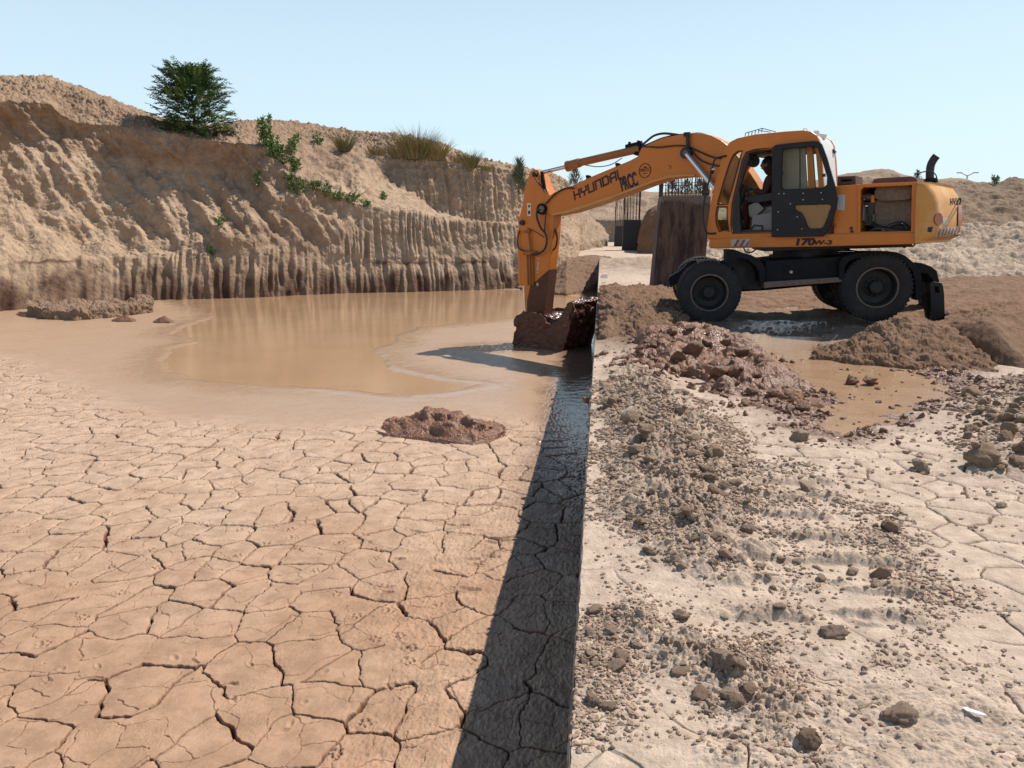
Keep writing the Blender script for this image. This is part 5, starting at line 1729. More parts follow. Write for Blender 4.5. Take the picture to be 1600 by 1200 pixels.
M_SHIRT = plain('maroon cloth', (.060, .016, .016), .9, var=.3)
M_SKIN = plain('skin', (.22, .11, .065), .5, var=.1)
M_HAIR = plain('hair', (.01, .008, .007), .6)
vs0 = .62
hip = P3(1201, 317, vs0); off = exc.matrix_world
per = empty('person', EO + UA * hip.x + VA * hip.y + Vector((0, 0, hip.z)), TS)
tag(per, 'person in dark maroon clothes sitting at the controls inside the orange cab', 'person')
H = lambda px, py, v: P3(px, py, v) - hip
pts = [Vector((0, 0, 0)), H(1202, 300, .62), H(1204, 283, .62), H(1203.5, 274, .62), H(1200.5, 266, .62), H(1199, 258, .62), H(1200, 250, .62),      # 0..6 pelvis..head top
       H(1200, 318, .52), H(1164, 316, .47), H(1166, 350, .47), H(1160, 354, .47), H(1157, 355.5, .47),       # near leg 7-11
       H(1200, 318, .72), H(1166, 316, .80), H(1168, 350, .80), H(1162, 354, .80), H(1159, 355.5, .80),       # far leg 12-16
       H(1204, 279, .44), H(1196, 302, .38), H(1178, 299.5, .42),                                               # near arm 17-19
       H(1204, 279, .80), H(1194, 300, .86), H(1176, 296, .82)]                                                 # far arm 20-22
ed = [(0, 1), (1, 2), (2, 3), (3, 4), (4, 5), (5, 6), (0, 7), (7, 8), (8, 9), (9, 10), (10, 11), (0, 12), (12, 13), (13, 14), (14, 15), (15, 16), (2, 17), (17, 18), (18, 19), (2, 20), (20, 21), (21, 22)]
rad = [(.14, .13), (.13, .13), (.14, .12), .06, (.075, .085), (.095, .10), .07, .095, .07, .05, .045, .03, .095, .07, .05, .045, .03, .065, .05, .035, .065, .05, .035]
skin_body('body', pts, ed, rad, M_SHIRT, per)
# head skin, hair, ears, nose
m = MB()


def ellipsoid(m, c, rx, ry, rz, nu=16, nv=12, f=None):
    vs = []; fs = []
    for j in range(nv + 1):
        th = math.pi * j / nv
        for i in range(nu):
            ph = 2 * math.pi * i / nu
            d = Vector((math.sin(th) * math.cos(ph), math.sin(th) * math.sin(ph), math.cos(th)))
            s_ = f(d) if f else 1
            vs.append((c[0] + d.x * rx * s_, c[1] + d.y * ry * s_, c[2] + d.z * rz * s_))
    for j in range(nv):
        for i in range(nu):
            i2 = (i + 1) % nu
            fs.append((j * nu + i, j * nu + i2, (j + 1) * nu + i2, (j + 1) * nu + i))
    m.add(vs, fs)


hc = H(1199, 257, .62)
ellipsoid(m, hc, .104, .082, .125, f=lambda d: 1 + .05 * (d.x < -.8) - .08 * (d.z < -.6) * (d.x > 0))
ellipsoid(m, hc + Vector((-.105, 0, -.012)), .020, .016, .028, 8, 6)
for s_ in (-1, 1): ellipsoid(m, hc + Vector((.012, .083 * s_, -.005)), .022, .010, .032, 8, 6)
ellipsoid(m, hc + Vector((-.092, 0, -.062)), .014, .03, .010, 8, 6)
m.build('head', M_SKIN, per, smooth=True)
m = MB(); ellipsoid(m, hc + Vector((.018, 0, .035)), .104, .092, .108); m.build('hair', M_HAIR, per, smooth=True)
m = MB()
for s_ in (-1, 1): ellipsoid(m, hc + Vector((-.092, .032 * s_, .012)), .010, .013, .007, 8, 6)
m.each('eye', M_HAIR, per, smooth=True)
for (w_, s_) in ((pts[19], 1), (pts[22], -1)):
    hp = [w_, w_ + Vector((-.05, 0, -.005)), w_ + Vector((-.09, 0, -.01))]; he = [(0, 1), (1, 2)]; hr = [.026, .034, .03]
    for k, (dy, ln_) in enumerate(((-.030, .068), (-.010, .078), (.010, .072), (.030, .058))):
        b0 = len(hp); base = w_ + Vector((-.092, dy, -.01))
        hp += [base, base + Vector((-ln_ * .55, 0, -.012)), base + Vector((-ln_ * .75, 0, -.045))]
        he += [(2, b0), (b0, b0 + 1), (b0 + 1, b0 + 2)]; hr += [.010, .009, .008]
    b0 = len(hp); hp += [w_ + Vector((-.05, .035 * s_, -.01)), w_ + Vector((-.085, .055 * s_, -.03))]; he += [(1, b0), (b0, b0 + 1)]; hr += [.012, .009]
    skin_body('hand', hp, he, hr, M_SKIN, per, 1)
for i0 in (9, 14):
    m = MB(); p = pts[i0 + 1]
    ellipsoid(m, (p[0] - .03, p[1], p[2] - .015), .13, .045, .04, 12, 8); m.build('shoe', M_HAIR, per, smooth=True)

# ------------------------------------------------------------------ heaps of fresh mud (things)
MH = [
    (975, [(590, 8.15), (586, 8.3), (583, 8.45), (581, 8.6), (580, 9.0), (584, 9.6)]),
    (1005, [(588, 8.2), (570, 8.5), (552, 9.0), (535, 9.5), (520, 10.2), (524, 11.0)]),
    (1035, [(590, 8.15), (570, 8.5), (548, 9.0), (528, 9.6), (511, 10.3), (512, 11.2)]),
    (1062, [(594, 8.05), (572, 8.4), (552, 8.9), (528, 9.6), (507, 10.3), (508, 11.2)]),
    (1100, [(616, 7.6), (590, 7.95), (566, 8.5), (540, 9.3), (509, 10.2), (510, 11.2)]),
    (1140, [(640, 7.0), (604, 7.4), (580, 8.0), (556, 8.8), (524, 9.8), (522, 10.8)]),
    (1180, [(644, 6.9), (612, 7.2), (592, 7.7), (575, 8.3), (553, 8.9), (550, 9.8)]),
    (1215, [(644, 6.9), (622, 7.1), (604, 7.4), (588, 7.8), (574, 8.3), (574, 9.0)]),
    (1250, [(640, 7.0), (630, 7.1), (618, 7.25), (608, 7.45), (600, 7.75), (602, 8.1)]),
    (1285, [(634, 7.05), (631, 7.1), (628, 7.2), (625, 7.3), (622, 7.4), (624, 7.6)]),
]


def mud_amp(run, P, T):
    blk = fbm3(P, 2.0, 2, 61, .5)
    b2 = fbm3(P, 5.0, 2, 62, .5)
    return .10 * np.sign(blk) * np.abs(blk) ** .5 + .05 * np.sign(b2) * np.abs(b2) ** .5


o = loft('mud_heap', MH, M_SLURRY, ns=420, nt=260, amp=.075, freq=4.0, seed=61, octv=5, gain=.6, ridge=mud_amp,
         wet=lambda r, P, T: .62 + 1.1 * fbm3(P, 2.2, 3, 5), tone=.5, amp_rows=[.4, 1, 1.1, 1, .8, .8])
tag(o, 'glistening dark red wet mud heap dumped on the bank before the front wheel', 'mud heap')
ML = [
    (562, [(668, 8.92), (667, 8.95), (666, 8.98), (665, 9.0), (665, 9.05)]),
    (580, [(677, 8.65), (672, 8.72), (668, 8.78), (664, 8.95), (660, 9.4)]),
    (600, [(688, 8.35), (678, 8.42), (672, 8.5), (662, 8.8), (656, 9.5)]),
    (632, [(691, 8.27), (681, 8.33), (676, 8.4), (656, 8.75), (650, 9.6)]),
    (666, [(695, 8.18), (684, 8.24), (678, 8.32), (639, 8.7), (640, 9.6)]),
    (690, [(699, 8.1), (686, 8.16), (680, 8.25), (645, 8.6), (642, 9.5)]),
    (715, [(702, 8.03), (690, 8.08), (684, 8.16), (650, 8.5), (645, 9.4)]),
    (740, [(704, 7.98), (694, 8.03), (686, 8.10), (656, 8.35), (655, 9.1)]),
    (765, [(696, 8.12), (690, 8.16), (684, 8.2), (666, 8.35), (662, 8.9)]),
    (790, [(686, 8.35), (682, 8.40), (678, 8.5), (672, 8.6), (668, 8.8)]),
    (806, [(680, 8.55), (679, 8.57), (678, 8.6), (677, 8.62), (676, 8.65)]),
]
ML = [(px, [(py, d * 1.142) for py, d in pr]) for px, pr in ML]
o = loft('mud_heap', ML, M_SLURRY, ns=320, nt=200, amp=.05, freq=6.0, seed=67, octv=4, gain=.6, ridge=lambda r, P, T: .13 * fbm3(P, 3.2, 2, 66) * sstep(1.3, 2, T),
         wet=lambda r, P, T: .65 + .35 * (T < 2.2) + .4 * fbm3(P, 3, 3, 5), tone=.25, amp_rows=[.15, .2, .3, 1.4, .8])
tag(o, 'wet brown mud heap lying alone on the cracked pond floor', 'mud heap')
MS = [
    (40, [(476, 20.6), (474, 21.0), (472, 21.4), (470, 21.8)]),
    (80, [(484, 19.9), (480, 20.3), (480, 20.9), (474, 21.8)]),
    (120, [(486, 19.7), (482, 20.2), (476, 20.9), (472, 22.2)]),
    (150, [(483, 20.0), (480, 20.5), (476, 21.2), (470, 22.4)]),
    (190, [(478, 20.6), (476, 21.0), (472, 21.6), (468, 22.6)]),
    (240, [(472, 21.6), (470, 21.9), (466, 22.2), (464, 22.6)]),
]
MS = [(px, [(py, d * 1.13) for py, d in pr]) for px, pr in MS]
o = loft('mud_heap', MS, M_CLIFF, ns=260, nt=90, amp=.30, freq=1.5, seed=71, octv=5, gain=.62, damp_shade=.25)
tag(o, 'long low lumpy mud heap at the foot of the earth cliff on the left', 'mud heap')
for (px, py, w, h, lb) in ((194, 500, 19, 9, 'small flat mud lump in the shallow pond, left one of two'), (256, 502, 16, 10, 'small peaked mud lump in the shallow pond, right one of two')):
    d = (CAM_H - ZP) * 1200 / (py - 355)
    st = [(px - w, [(py, d), (py - .5, d + .1), (py - 1, d + .3)]), (px - w * .4, [(py + 1, d - .1), (py - h * .6, d + .1), (py - 2, d + .6)]),
          (px + w * .1, [(py + 1, d - .1), (py - h, d + .15), (py - 3, d + .6)]), (px + w * .6, [(py + 1, d - .1), (py - h * .4, d + .1), (py - 2, d + .5)]), (px + w, [(py, d), (py - .5, d + .1), (py - 1, d + .3)])]
    tag(loft('mud_heap', st, M_SLURRY, ns=70, nt=50, amp=.04, freq=3, seed=px, wet=.3, damp_shade=.35), lb, 'mud heap')

# ------------------------------------------------------------------ concrete columns with starter bars
tp = NT('stained concrete')
s1 = tp.noise(2.2, 7, .7, tp.scaled(2.6, 2.6, .45)); s2 = tp.noise(20, 5, .7); s3 = tp.noise(1.2, 5, .7)
cc = tp.mix(tp.ramp(s1, .38, .62), (.135, .092, .068), (.030, .020, .017))
sx = tp.n.new('ShaderNodeSeparateXYZ'); tp.l.new(tp.tc.outputs['Object'], sx.inputs[0])
topb = tp.ramp(tp.math('ADD', sx.outputs[2], tp.lin(s3, .3, .7, -.12, .12)), 2.10, 2.16)
cc = tp.mix(topb, cc, (.17, .14, .11))
cc = tp.mul(1, cc, tp.mix(s2, (.72, .72, .72), (1.2, 1.2, 1.2)))
tp.bump(s2, .4, .02)
M_COL = tp.set(color=cc, rough=.85)
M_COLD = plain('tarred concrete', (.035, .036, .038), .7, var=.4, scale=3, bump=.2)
M_BAR = plain('rusty steel bar', (.07, .045, .035), .7, var=.4, metal=.3)


def column(px0, px1, py, d, h, mat, label, nb, barh, seed, lean=0.0, edge=True):
    a = at(px0, py, d); b_ = at(px1, py, d)
    w = (b_ - a).length; c_ = (a + b_) / 2
    root = empty('concrete_column', (c_.x, c_.y + w / 2, c_.z), 0)
    tag(root, label, 'column', 'concrete columns with bare steel bars')
    m = MB(); hw = w / 2; l_ = lean
    vs = [(-hw, -hw, -.3), (hw, -hw, -.3), (hw, hw, -.3), (-hw, hw, -.3), (-hw + l_ * h + .05, -hw, h), (hw + l_ * h * .8, -hw, h), (hw + l_ * h * .8, hw, h), (-hw + l_ * h + .05, hw, h)]
    m.add(vs, [(0, 3, 2, 1), (4, 5, 6, 7), (0, 1, 5, 4), (1, 2, 6, 5), (2, 3, 7, 6), (3, 0, 4, 7)])
    sh = m.build('shaft', mat, root, bevel=.05)
    r_ = random.Random(seed)
    m2 = MB()
    tx = l_ * h
    bars = []
    for k in range(nb):
        s_ = k / nb * 4
        side = int(s_); f = s_ - side
        q = hw - .08
        x, y = ((-q + 2 * q * f, -q), (q, -q + 2 * q * f), (q - 2 * q * f, q), (-q, q - 2 * q * f))[side]
        hh = barh * r_.uniform(.75, 1.1)
        lx, ly = r_.uniform(-.06, .06), r_.uniform(-.06, .06)
        if r_.random() < .15: lx *= 2.5
        mb = MB(); r0 = .011 * max(1, d / 30)
        mb.tube([(x + tx, y, h - .05), (x + tx + lx * .4, y + ly * .4, h + hh * .5), (x + tx + lx, y + ly, h + hh)], r0, 5)
        mb.build('steel_bar', M_BAR, root)
    if d < 30:
        mb = MB(); q = hw - .06
        for zz in (.06, .32):
            mb = MB()
            mb.tube([(-q + tx, -q, h + zz), (q + tx, -q, h + zz), (q + tx, q, h + zz), (-q + tx, q, h + zz), (-q + tx, -q, h + zz)], .009, 5)
            mb.build('steel_tie', M_BAR, root)
    return root


column(1019, 1098, 447, 20.2, 2.30, M_COL, 'tall stained brown concrete column standing behind the front wheel', 56, 1.05, 3, .05)
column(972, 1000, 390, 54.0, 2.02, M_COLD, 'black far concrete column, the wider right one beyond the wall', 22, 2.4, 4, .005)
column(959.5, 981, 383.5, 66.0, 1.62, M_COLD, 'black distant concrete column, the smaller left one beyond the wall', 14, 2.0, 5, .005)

# ------------------------------------------------------------------ clods
import bmesh
dg = bpy.context.evaluated_depsgraph_get(); dg.update()


def cast(px, py, zf=0.0):
    r = ray(px, py).normalized()
    ok, loc, nr, idx, ob, _ = sc.ray_cast(bpy.context.evaluated_depsgraph_get(), CP, r)
    return loc if ok else gp(px, py, zf)


def clod_mesh(seed, sub=4, cuts=9, rough=.06, flat=.8):
    bm = bmesh.new(); bmesh.ops.create_icosphere(bm, subdivisions=sub, radius=1)
    V = np.array([list(v.co) for v in bm.verts])
    r_ = np.random.RandomState(seed)
    for _ in range(cuts):
        n = r_.randn(3); n /= np.linalg.norm(n); dd = r_.uniform(.45, .85)
        p = V @ n; V = V - np.outer(np.clip(p - dd, 0, None) * .93, n)
    V = V * np.array([r_.uniform(.85, 1.25), r_.uniform(.8, 1.1), flat * r_.uniform(.75, 1.1)])
    V = V + V * (rough * 3.6 * fbm3(V, 2.1, 5, seed, .72, True))[:, None] + V * (rough * 2.2 * fbm3(V, 8, 3, seed + 3, .7))[:, None]
    for v, q in zip(bm.verts, V): v.co = q
    for f in bm.faces: f.smooth = sub > 2
    me = bpy.data.meshes.new('soil_clod'); bm.to_mesh(me); bm.free()
    for k in ('wet', 'tone', 'damp_shade'):
        a_ = me.attributes.new(k, 'FLOAT', 'POINT'); a_.data.foreach_set('value', np.full(len(me.vertices), r_.uniform(0, .8) if k == 'tone' else 0.0, np.float32))
    return me


def variants(mat, n, seed, wet=0.0, rough=.07, cuts=9):
    out = []
    for k in range(n):
        me = clod_mesh(seed + k, rough=rough, cuts=cuts); me.materials.append(mat)
        if wet:
            me.attributes['wet'].data.foreach_set('value', np.full(len(me.vertices), wet, np.float32))
        out.append(me)
    return out


VD = variants(M_CLOD, 12, 100, rough=.10); VY = variants(M_CLODY, 4, 140, rough=.09); VW = variants(M_SLURRY, 8, 160, .55, .07, 22)
rc = random.Random(11)


def clod(px, py, s, V, label, group=None, zs=1.0, name='soil_clod', sink=.45, loc=None):
    p = loc if loc is not None else cast(px, py)
    o = bpy.data.objects.new(name, rc.choice(V)); C.objects.link(o)
    sink += .12 * min(1, s / .08)                              # big ones lie deeper in the dirt
    o.location = (p[0], p[1], p[2] + s * (zs * .75 - sink))
    o.rotation_euler = (rc.uniform(-.5, .5), rc.uniform(-.5, .5), rc.uniform(0, 6.28))
    o.scale = (s, s * rc.uniform(.8, 1.1), s * zs)
    tag(o, label, 'soil clod', group)
    return o


def pxs(px, py, r):            # pixel radius to metres on the bank
    return r / 1200 * (gp(px, py) - CP).length * .97


def inpoly(poly):
    xs = [p[0] for p in poly]; ys_ = [p[1] for p in poly]
    while True:
        x, y = rc.uniform(min(xs), max(xs)), rc.uniform(min(ys_), max(ys_))
        c_ = False
        for i in range(len(poly)):
            (ax, ay), (bx, by) = poly[i], poly[(i + 1) % len(poly)]
            if (ay > y) != (by > y) and x < (bx - ax) * (y - ay) / (by - ay) + ax: c_ = not c_
        if c_: return x, y


ONE = [
    (1438, 734, 13, VD, 'lone angular clod on the cracked pale mud, upper right of the track'),
    (1538, 722, 27, VY, 'largest rounded boulder-like clod at the front of the right-hand rubble pile'),
    (1566, 792, 8, VD, 'small upright clod alone on cracked pale mud near the right edge'),
    (1391, 828, 15, VD, 'flat grey clod at the upper end of the track ridges'),
    (1375, 901, 16, VY, 'yellow brown clod on the track with a smooth lit top'),
    (1064, 965, 15, VD, 'square brown clod lying alone between the two rubble heaps'),
    (1305, 992, 19, VD, 'flat pale grey clod in the middle of the bank track'),
    (1404, 1122, 21, VD, 'big sharp-edged clod near the bottom edge throwing a shadow forward'),
    (1127, 1034, 26, VD, 'large clod on top of the near rubble heap'),
    (1330, 895, 11, VD, 'grey clod just left of the yellow brown one on the track'),
    (1251, 1092, 9, VD, 'small pointed clod right of the near rubble heap'),
    (1262, 1162, 22, VY, 'brown weathered clod at the very bottom of the bank'),
    (1112, 712, 17, VY, 'yellow upright clod at the right side of the wall rubble'),
    (1113, 770, 13, VY, 'smaller yellow clod below the upright yellow one'),
    (950, 636, 17, VD, 'pale round clod on the wall edge near the red mud heap'),
    (985, 655, 14, VD, 'pale clod pair member just inside the wall edge'),
    (1016, 684, 15, VD, 'pale round clod in the middle of the wall rubble'),
    (992, 706, 14, VD, 'pale clod in the wall rubble nearest the drop'),
    (1146, 757, 11, VD, 'grey clod at the right foot of the wall rubble'),
    (1262, 768, 20, VD, 'low grey clod mound crossing the top of the track'),
    (1246, 686, 19, VD, 'grey brown clod below the puddle'),
]
for px, py, r, V, lb in ONE:
    clod(px, py, pxs(px, py, r), V, lb)
o = clod(918, 626, .075, VW, 'dark clod clinging to the wall face in its shadow', loc=Vector((XW - .03, gp(918, 622, -.1).y, -.14)))
for px, py, r, lb in ((1332, 600, 13, 'left dark red block of the wet pair standing in the puddle'), (1359, 601, 14, 'right dark red block of the wet pair standing in the puddle')):
    clod(px, py, pxs(px, py, r), VW, lb, zs=1.0, name='mud_block', sink=.1)
clod(1222, 565, pxs(1222, 565, 8), VW, 'left of two small wet lumps at the far side of the puddle', name='mud_block')
clod(1238, 567, pxs(1238, 567, 6), VW, 'right of two small wet lumps at the far side of the puddle', name='mud_block')
PR1 = [(938, 600), (1000, 600), (1080, 630), (1130, 680), (1175, 780), (1190, 890), (1130, 905), (1000, 870), (950, 790), (936, 690)]
PR2 = [(915, 955), (985, 940), (1060, 1000), (1190, 1020), (1235, 1085), (1100, 1110), (1030, 1040), (975, 1010), (960, 1110), (910, 1120)]
PR3 = [(1505, 620), (1600, 590), (1640, 600), (1640, 740), (1560, 735), (1510, 700)]
PR5 = [(1000, 545), (1060, 500), (1150, 540), (1260, 610), (1270, 645), (1150, 645), (1080, 605), (1010, 590)]
PR6 = [(1230, 560), (1420, 575), (1500, 610), (1420, 690), (1280, 660)]
PR7 = [(1170, 760), (1350, 790), (1480, 930), (1440, 1000), (1200, 1000)]
for poly, n, a, b_, V, lb, gr in (
        (PR1, 105, 4, 15, VD, 'brown clod in the wall rubble ridge', 'clods of the rubble ridge by the wall'),
        (PR2, 46, 5, 15, VD, 'grey clod in the near rubble heap', 'clods of the near rubble heap'),
        (PR3, 46, 6, 16, VY, 'brown clod in the right-edge pile', 'clods of the right-hand rubble pile'),
        (PR5, 44, 5, 17, VW, 'wet lump on the red mud heap', 'lumps of the wet mud heap'),
        (PR6, 26, 2.5, 7, VW, 'dark lump in the puddle', 'lumps in the puddle'),
        (PR7, 30, 3, 9, VD, 'crumbly clod in the wheel track', 'clods in the wheel track')):
    for k in range(n):
        px, py = inpoly(poly)
        s = pxs(px, py, a + (b_ - a) * rc.random() ** 2.2)
        rr = s / max(pxs(px, py, b_), 1e-6)
        size = 'large' if rr > .75 else ('middling' if rr > .5 else 'small')
        xs_ = [p[0] for p in poly]; ys2 = [p[1] for p in poly]
        fy = (py - min(ys2)) / (max(ys2) - min(ys2)); fx = (px - min(xs_)) / (max(xs_) - min(xs_))
        where = ('far end', 'farther half', 'nearer half', 'near end')[min(3, int(fy * 4))]
        side = ('left side', 'left of middle', 'right of middle', 'right side')[min(3, int(fx * 4))]
        clod(px, py, s, V, size + ' ' + lb + ', ' + where + ', ' + side, gr, zs=rc.uniform(.7, 1.05))

# crumbs: nobody could count them
def crumbs(name, n, polys, mat, smin, smax, seed, wet=0.0, label=None):
    r_ = np.random.RandomState(seed)
    base = []
    for k in range(6):
        bm = bmesh.new(); bmesh.ops.create_icosphere(bm, subdivisions=2 if k < 3 else 1, radius=1)
        V = np.array([list(v.co) for v in bm.verts]); F = np.array([[v.index for v in f.verts] for f in bm.faces]); bm.free()
        for _ in range(9):
            n_ = r_.randn(3); n_ /= np.linalg.norm(n_); V = V - np.outer(np.clip(V @ n_ - r_.uniform(.35, .7), 0, None) * .95, n_)
        V = V * np.array([1.35, 1.05, 1.0]) * (1 + .7 * fbm3(V, 1.6, 3, k + seed, .7))[:, None]
        base.append((V, F))
    xs = []; ys_ = []; wts = sum(w for _, w in polys)
    for poly, w in polys:
        m_ = int(n * w / wts); wp_ = np.array([tuple(gp(a, b_))[:2] for a, b_ in poly]); got = 0
        lo, hi = wp_.min(0), wp_.max(0)
        while got < m_:
            X_ = r_.uniform(lo[0] - .2, hi[0] + .2, m_ * 3); Y_ = r_.uniform(lo[1] - .2, hi[1] + .2, m_ * 3)
            k_ = (poly_sd(X_, Y_, [tuple(p) for p in wp_]) + .18 * fbm2(X_ * 3, Y_ * 3, 3, seed) < .24 * r_.rand(len(X_)) ** 2) & (X_ > XW + .01)
            k_ &= r_.rand(len(X_)) < np.clip(.5 + 1.4 * fbm2(X_ * 2.6, Y_ * 2.6, 3, seed + 2), .04, 1)
            xs.append(X_[k_]); ys_.append(Y_[k_]); got += k_.sum()
            if k_.sum() == 0: break
    X_ = np.concatenate(xs); Y_ = np.concatenate(ys_)
    pick = r_.permutation(len(X_))[:n]; X_, Y_ = X_[pick], Y_[pick]
    Z_ = bank(X_, Y_, False) if len(X_) else X_
    Z_ = Z_[0] if isinstance(Z_, tuple) else Z_
    s = smin + (smax - smin) * r_.rand(len(X_)) ** 2.5
    s *= np.clip(Y_ / 4, .8, 2.2)
    AV = []; AF = []; off_ = 0; TN = []
    for k in range(6):
        V, F = base[k]
        idx = np.where(np.arange(len(X_)) % 6 == k)[0]
        a = r_.rand(len(idx)) * 6.28
        ca, sa = np.cos(a)[:, None], np.sin(a)[:, None]
        x = V[None, :, 0] * ca - V[None, :, 1] * sa; y = V[None, :, 0] * sa + V[None, :, 1] * ca; z_ = V[None, :, 2] + 0 * x
        S = s[idx][:, None]
        W = np.stack([x * S + X_[idx][:, None], y * S + Y_[idx][:, None], z_ * S + (Z_[idx] + s[idx] * .08)[:, None]], -1)
        AV.append(W.reshape(-1, 3)); nV = len(V)
        AF.append((F[None] + (np.arange(len(idx)) * nV)[:, None, None]).reshape(-1, 3) + off_)
        TN.append(np.repeat(.25 + .9 * r_.rand(len(idx)), nV))
        off_ += len(idx) * nV
    V = np.concatenate(AV); F = np.concatenate(AF).astype(np.int32); T_ = np.concatenate(TN)
    me = bpy.data.meshes.new(name); me.vertices.add(len(V)); me.vertices.foreach_set('co', V.reshape(-1).astype(np.float32))
    me.loops.add(len(F) * 3); me.loops.foreach_set('vertex_index', F.reshape(-1)); me.polygons.add(len(F))
    me.polygons.foreach_set('loop_start', np.arange(0, len(F) * 3, 3, dtype=np.int32)); me.polygons.foreach_set('use_smooth', np.zeros(len(F), bool))
    for k_, val in (('tone', T_), ('wet', 0 * T_ + wet), ('damp_shade', 0 * T_)):
        a_ = me.attributes.new(k_, 'FLOAT', 'POINT'); a_.data.foreach_set('value', val.astype(np.float32))
    me.update(calc_edges=True)
    return tag(link(name, me, mat), label, 'crumbs', kind='stuff')


PALL = [(915, 1200), (935, 600), (1150, 640), (1240, 680), (1620, 740), (1650, 1200)]
PTR = [(1140, 740), (1250, 720), (1360, 800), (1490, 935), (1440, 1010), (1200, 1010)]
PTB = [(1340, 790), (1400, 830), (1500, 940), (1450, 960), (1360, 860)]
PBT = [(1150, 1050), (1650, 1040), (1650, 1200), (1150, 1200)]
crumbs('soil_crumbs', 34000, [(PR1, 7), (PR2, 3.2), (PR3, 2), (PALL, .7), (PTR, 1.2), (PTB, .7), (PBT, .5)], M_CLOD, .0020, .017, 5, 0, 'loose dry crumbs of soil scattered over the bank and its rubble')
crumbs('mud_crumbs', 3200, [([(1180, 545), (1430, 565), (1570, 600), (1510, 660), (1420, 695), (1280, 690), (1200, 640)], 2), (PR5, 1.4), ([(940, 560), (1060, 500), (1060, 600), (940, 620)], .8)], M_SLURRY, .004, .026, 6, .8,
       'dark wet crumbs of mud round the puddle')

# straw and scraps
M_STRAW = plain('straw', (.34, .24, .13), .8, var=.3)
for k in range(16):
    if k in (1, 3, 4, 6, 7, 9, 10, 13): continue
    px, py = ((1180 + 22 * k + rc.uniform(-10, 10), 1085 + rc.uniform(-22, 22)) if k < 11 else (915 + rc.uniform(0, 70), 990 + (k - 11) * 45))
    p = gp(px, py); a = rc.uniform(-.5, .5); l_ = rc.uniform(.025, .06)
    zz = cast(px, py).z
    m = MB(); q = [Vector((p.x + t * l_ * math.cos(a), p.y + t * l_ * math.sin(a) * .7 + .006 * math.sin(t * 4 + k), zz + .012 + .006 * math.sin(t * 3))) for t in (-1, -.4, .3, 1)]
    m.tube(spline_pts(q, 3), .0022, 5)
    tag(m.build('straw', M_STRAW), ('thin dry straw on the dirt near the bottom edge of the bank' if k < 11 else 'thin dry straw at the near end of the wall edge'), 'straw', 'straws near the bottom' if k < 11 else 'straws along the wall')
p = cast(1521, 1118)
m = MB(); c_ = [(-.030, .018), (-.010, .022), (.028, -.012), (.030, -.022), (.004, -.016), (-.024, .002)]
vs = [(p.x + a, p.y + b_, p.z + .012 + .2 * abs(a)) for a, b_ in c_] + [(p.x + a, p.y + b_, p.z + .009 + .2 * abs(a)) for a, b_ in c_]
m.add(vs, [tuple(range(6)), tuple(range(6, 12))[::-1]] + [(i, i + 6, (i + 1) % 6 + 6, (i + 1) % 6) for i in range(6)])
tag(m.build('scrap', plain('white scrap', (.75, .73, .7), .5)), 'white scrap lying on the dirt near the bottom right corner', 'scrap')

# ------------------------------------------------------------------ plants on the cut
M_LEAF = plain('dark leaves', (.058, .118, .038), .5, var=.5, scale=3)
M_LEAF2 = plain('fresh green leaves', (.16, .245, .06), .55, var=.4, scale=3)
M_OLIVE = plain('grey green needles', (.085, .11, .06), .7, var=.4, scale=3)
M_GRASS = plain('green grass', (.15, .16, .06), .7, var=.4, scale=3)
M_DRYG = plain('dry grass', (.34, .25, .12), .8, var=.35, scale=3)
M_STEM = plain('woody stem', (.08, .055, .035), .8, var=.3)


class LeafMB:
    def __init__(s): s.v = []; s.f = []

    def leaf(s, p, d, side, l, w):
        n = len(s.v)
        s.v += [tuple(p), tuple(p + d * l * .5 + side * w), tuple(p + d * l), tuple(p + d * l * .5 - side * w)]
        s.f.append((n, n + 1, n + 2, n + 3))

    def blade(s, p, d, bend, l, w, seg=4):
        n = len(s.v); side = d.cross(Vector((.3, 1, .1))).normalized()
        if side.length < .1: side = Vector((1, 0, 0))
        for k in range(seg + 1):
            t = k / seg
            q = p + d * l * t + bend * l * t * t
            ww = w * (1 - t * .9)
            s.v += [tuple(q - side * ww), tuple(q + side * ww)]
        for k in range(seg):
            a = n + 2 * k; s.f.append((a, a + 1, a + 3, a + 2))

    def build(s, name, mat, parent):
        me = bpy.data.meshes.new(name); me.from_pydata(s.v, [], s.f); me.update()
        return link(name, me, mat, parent)


def rv(): return Vector((rc.gauss(0, 1), rc.gauss(0, 1), rc.gauss(0, 1))).normalized()


def frond(lm, p, d, l, droop, lw=.035, ll=.13, np_=9):
    up = Vector((0, 0, 1)); pts_ = []
    q = Vector(p); dd = d.normalized()
    for k in range(np_):
        pts_.append(q.copy()); q = q + dd * (l / np_); dd = (dd - up * droop / np_).normalized()
        side = dd.cross(up).normalized(); t = k / np_
        L_ = ll * (.55 + 1.1 * math.sin(math.pi * (.15 + .8 * t)))
        for s_ in (-1, 1):
            ld = (side * s_ * .85 + dd * .45 - up * rc.uniform(.0, .4)).normalized()
            lm.leaf(q, ld, dd.cross(ld).cross(ld).normalized(), L_, lw)
    lm.leaf(q, dd, side, ll, lw)


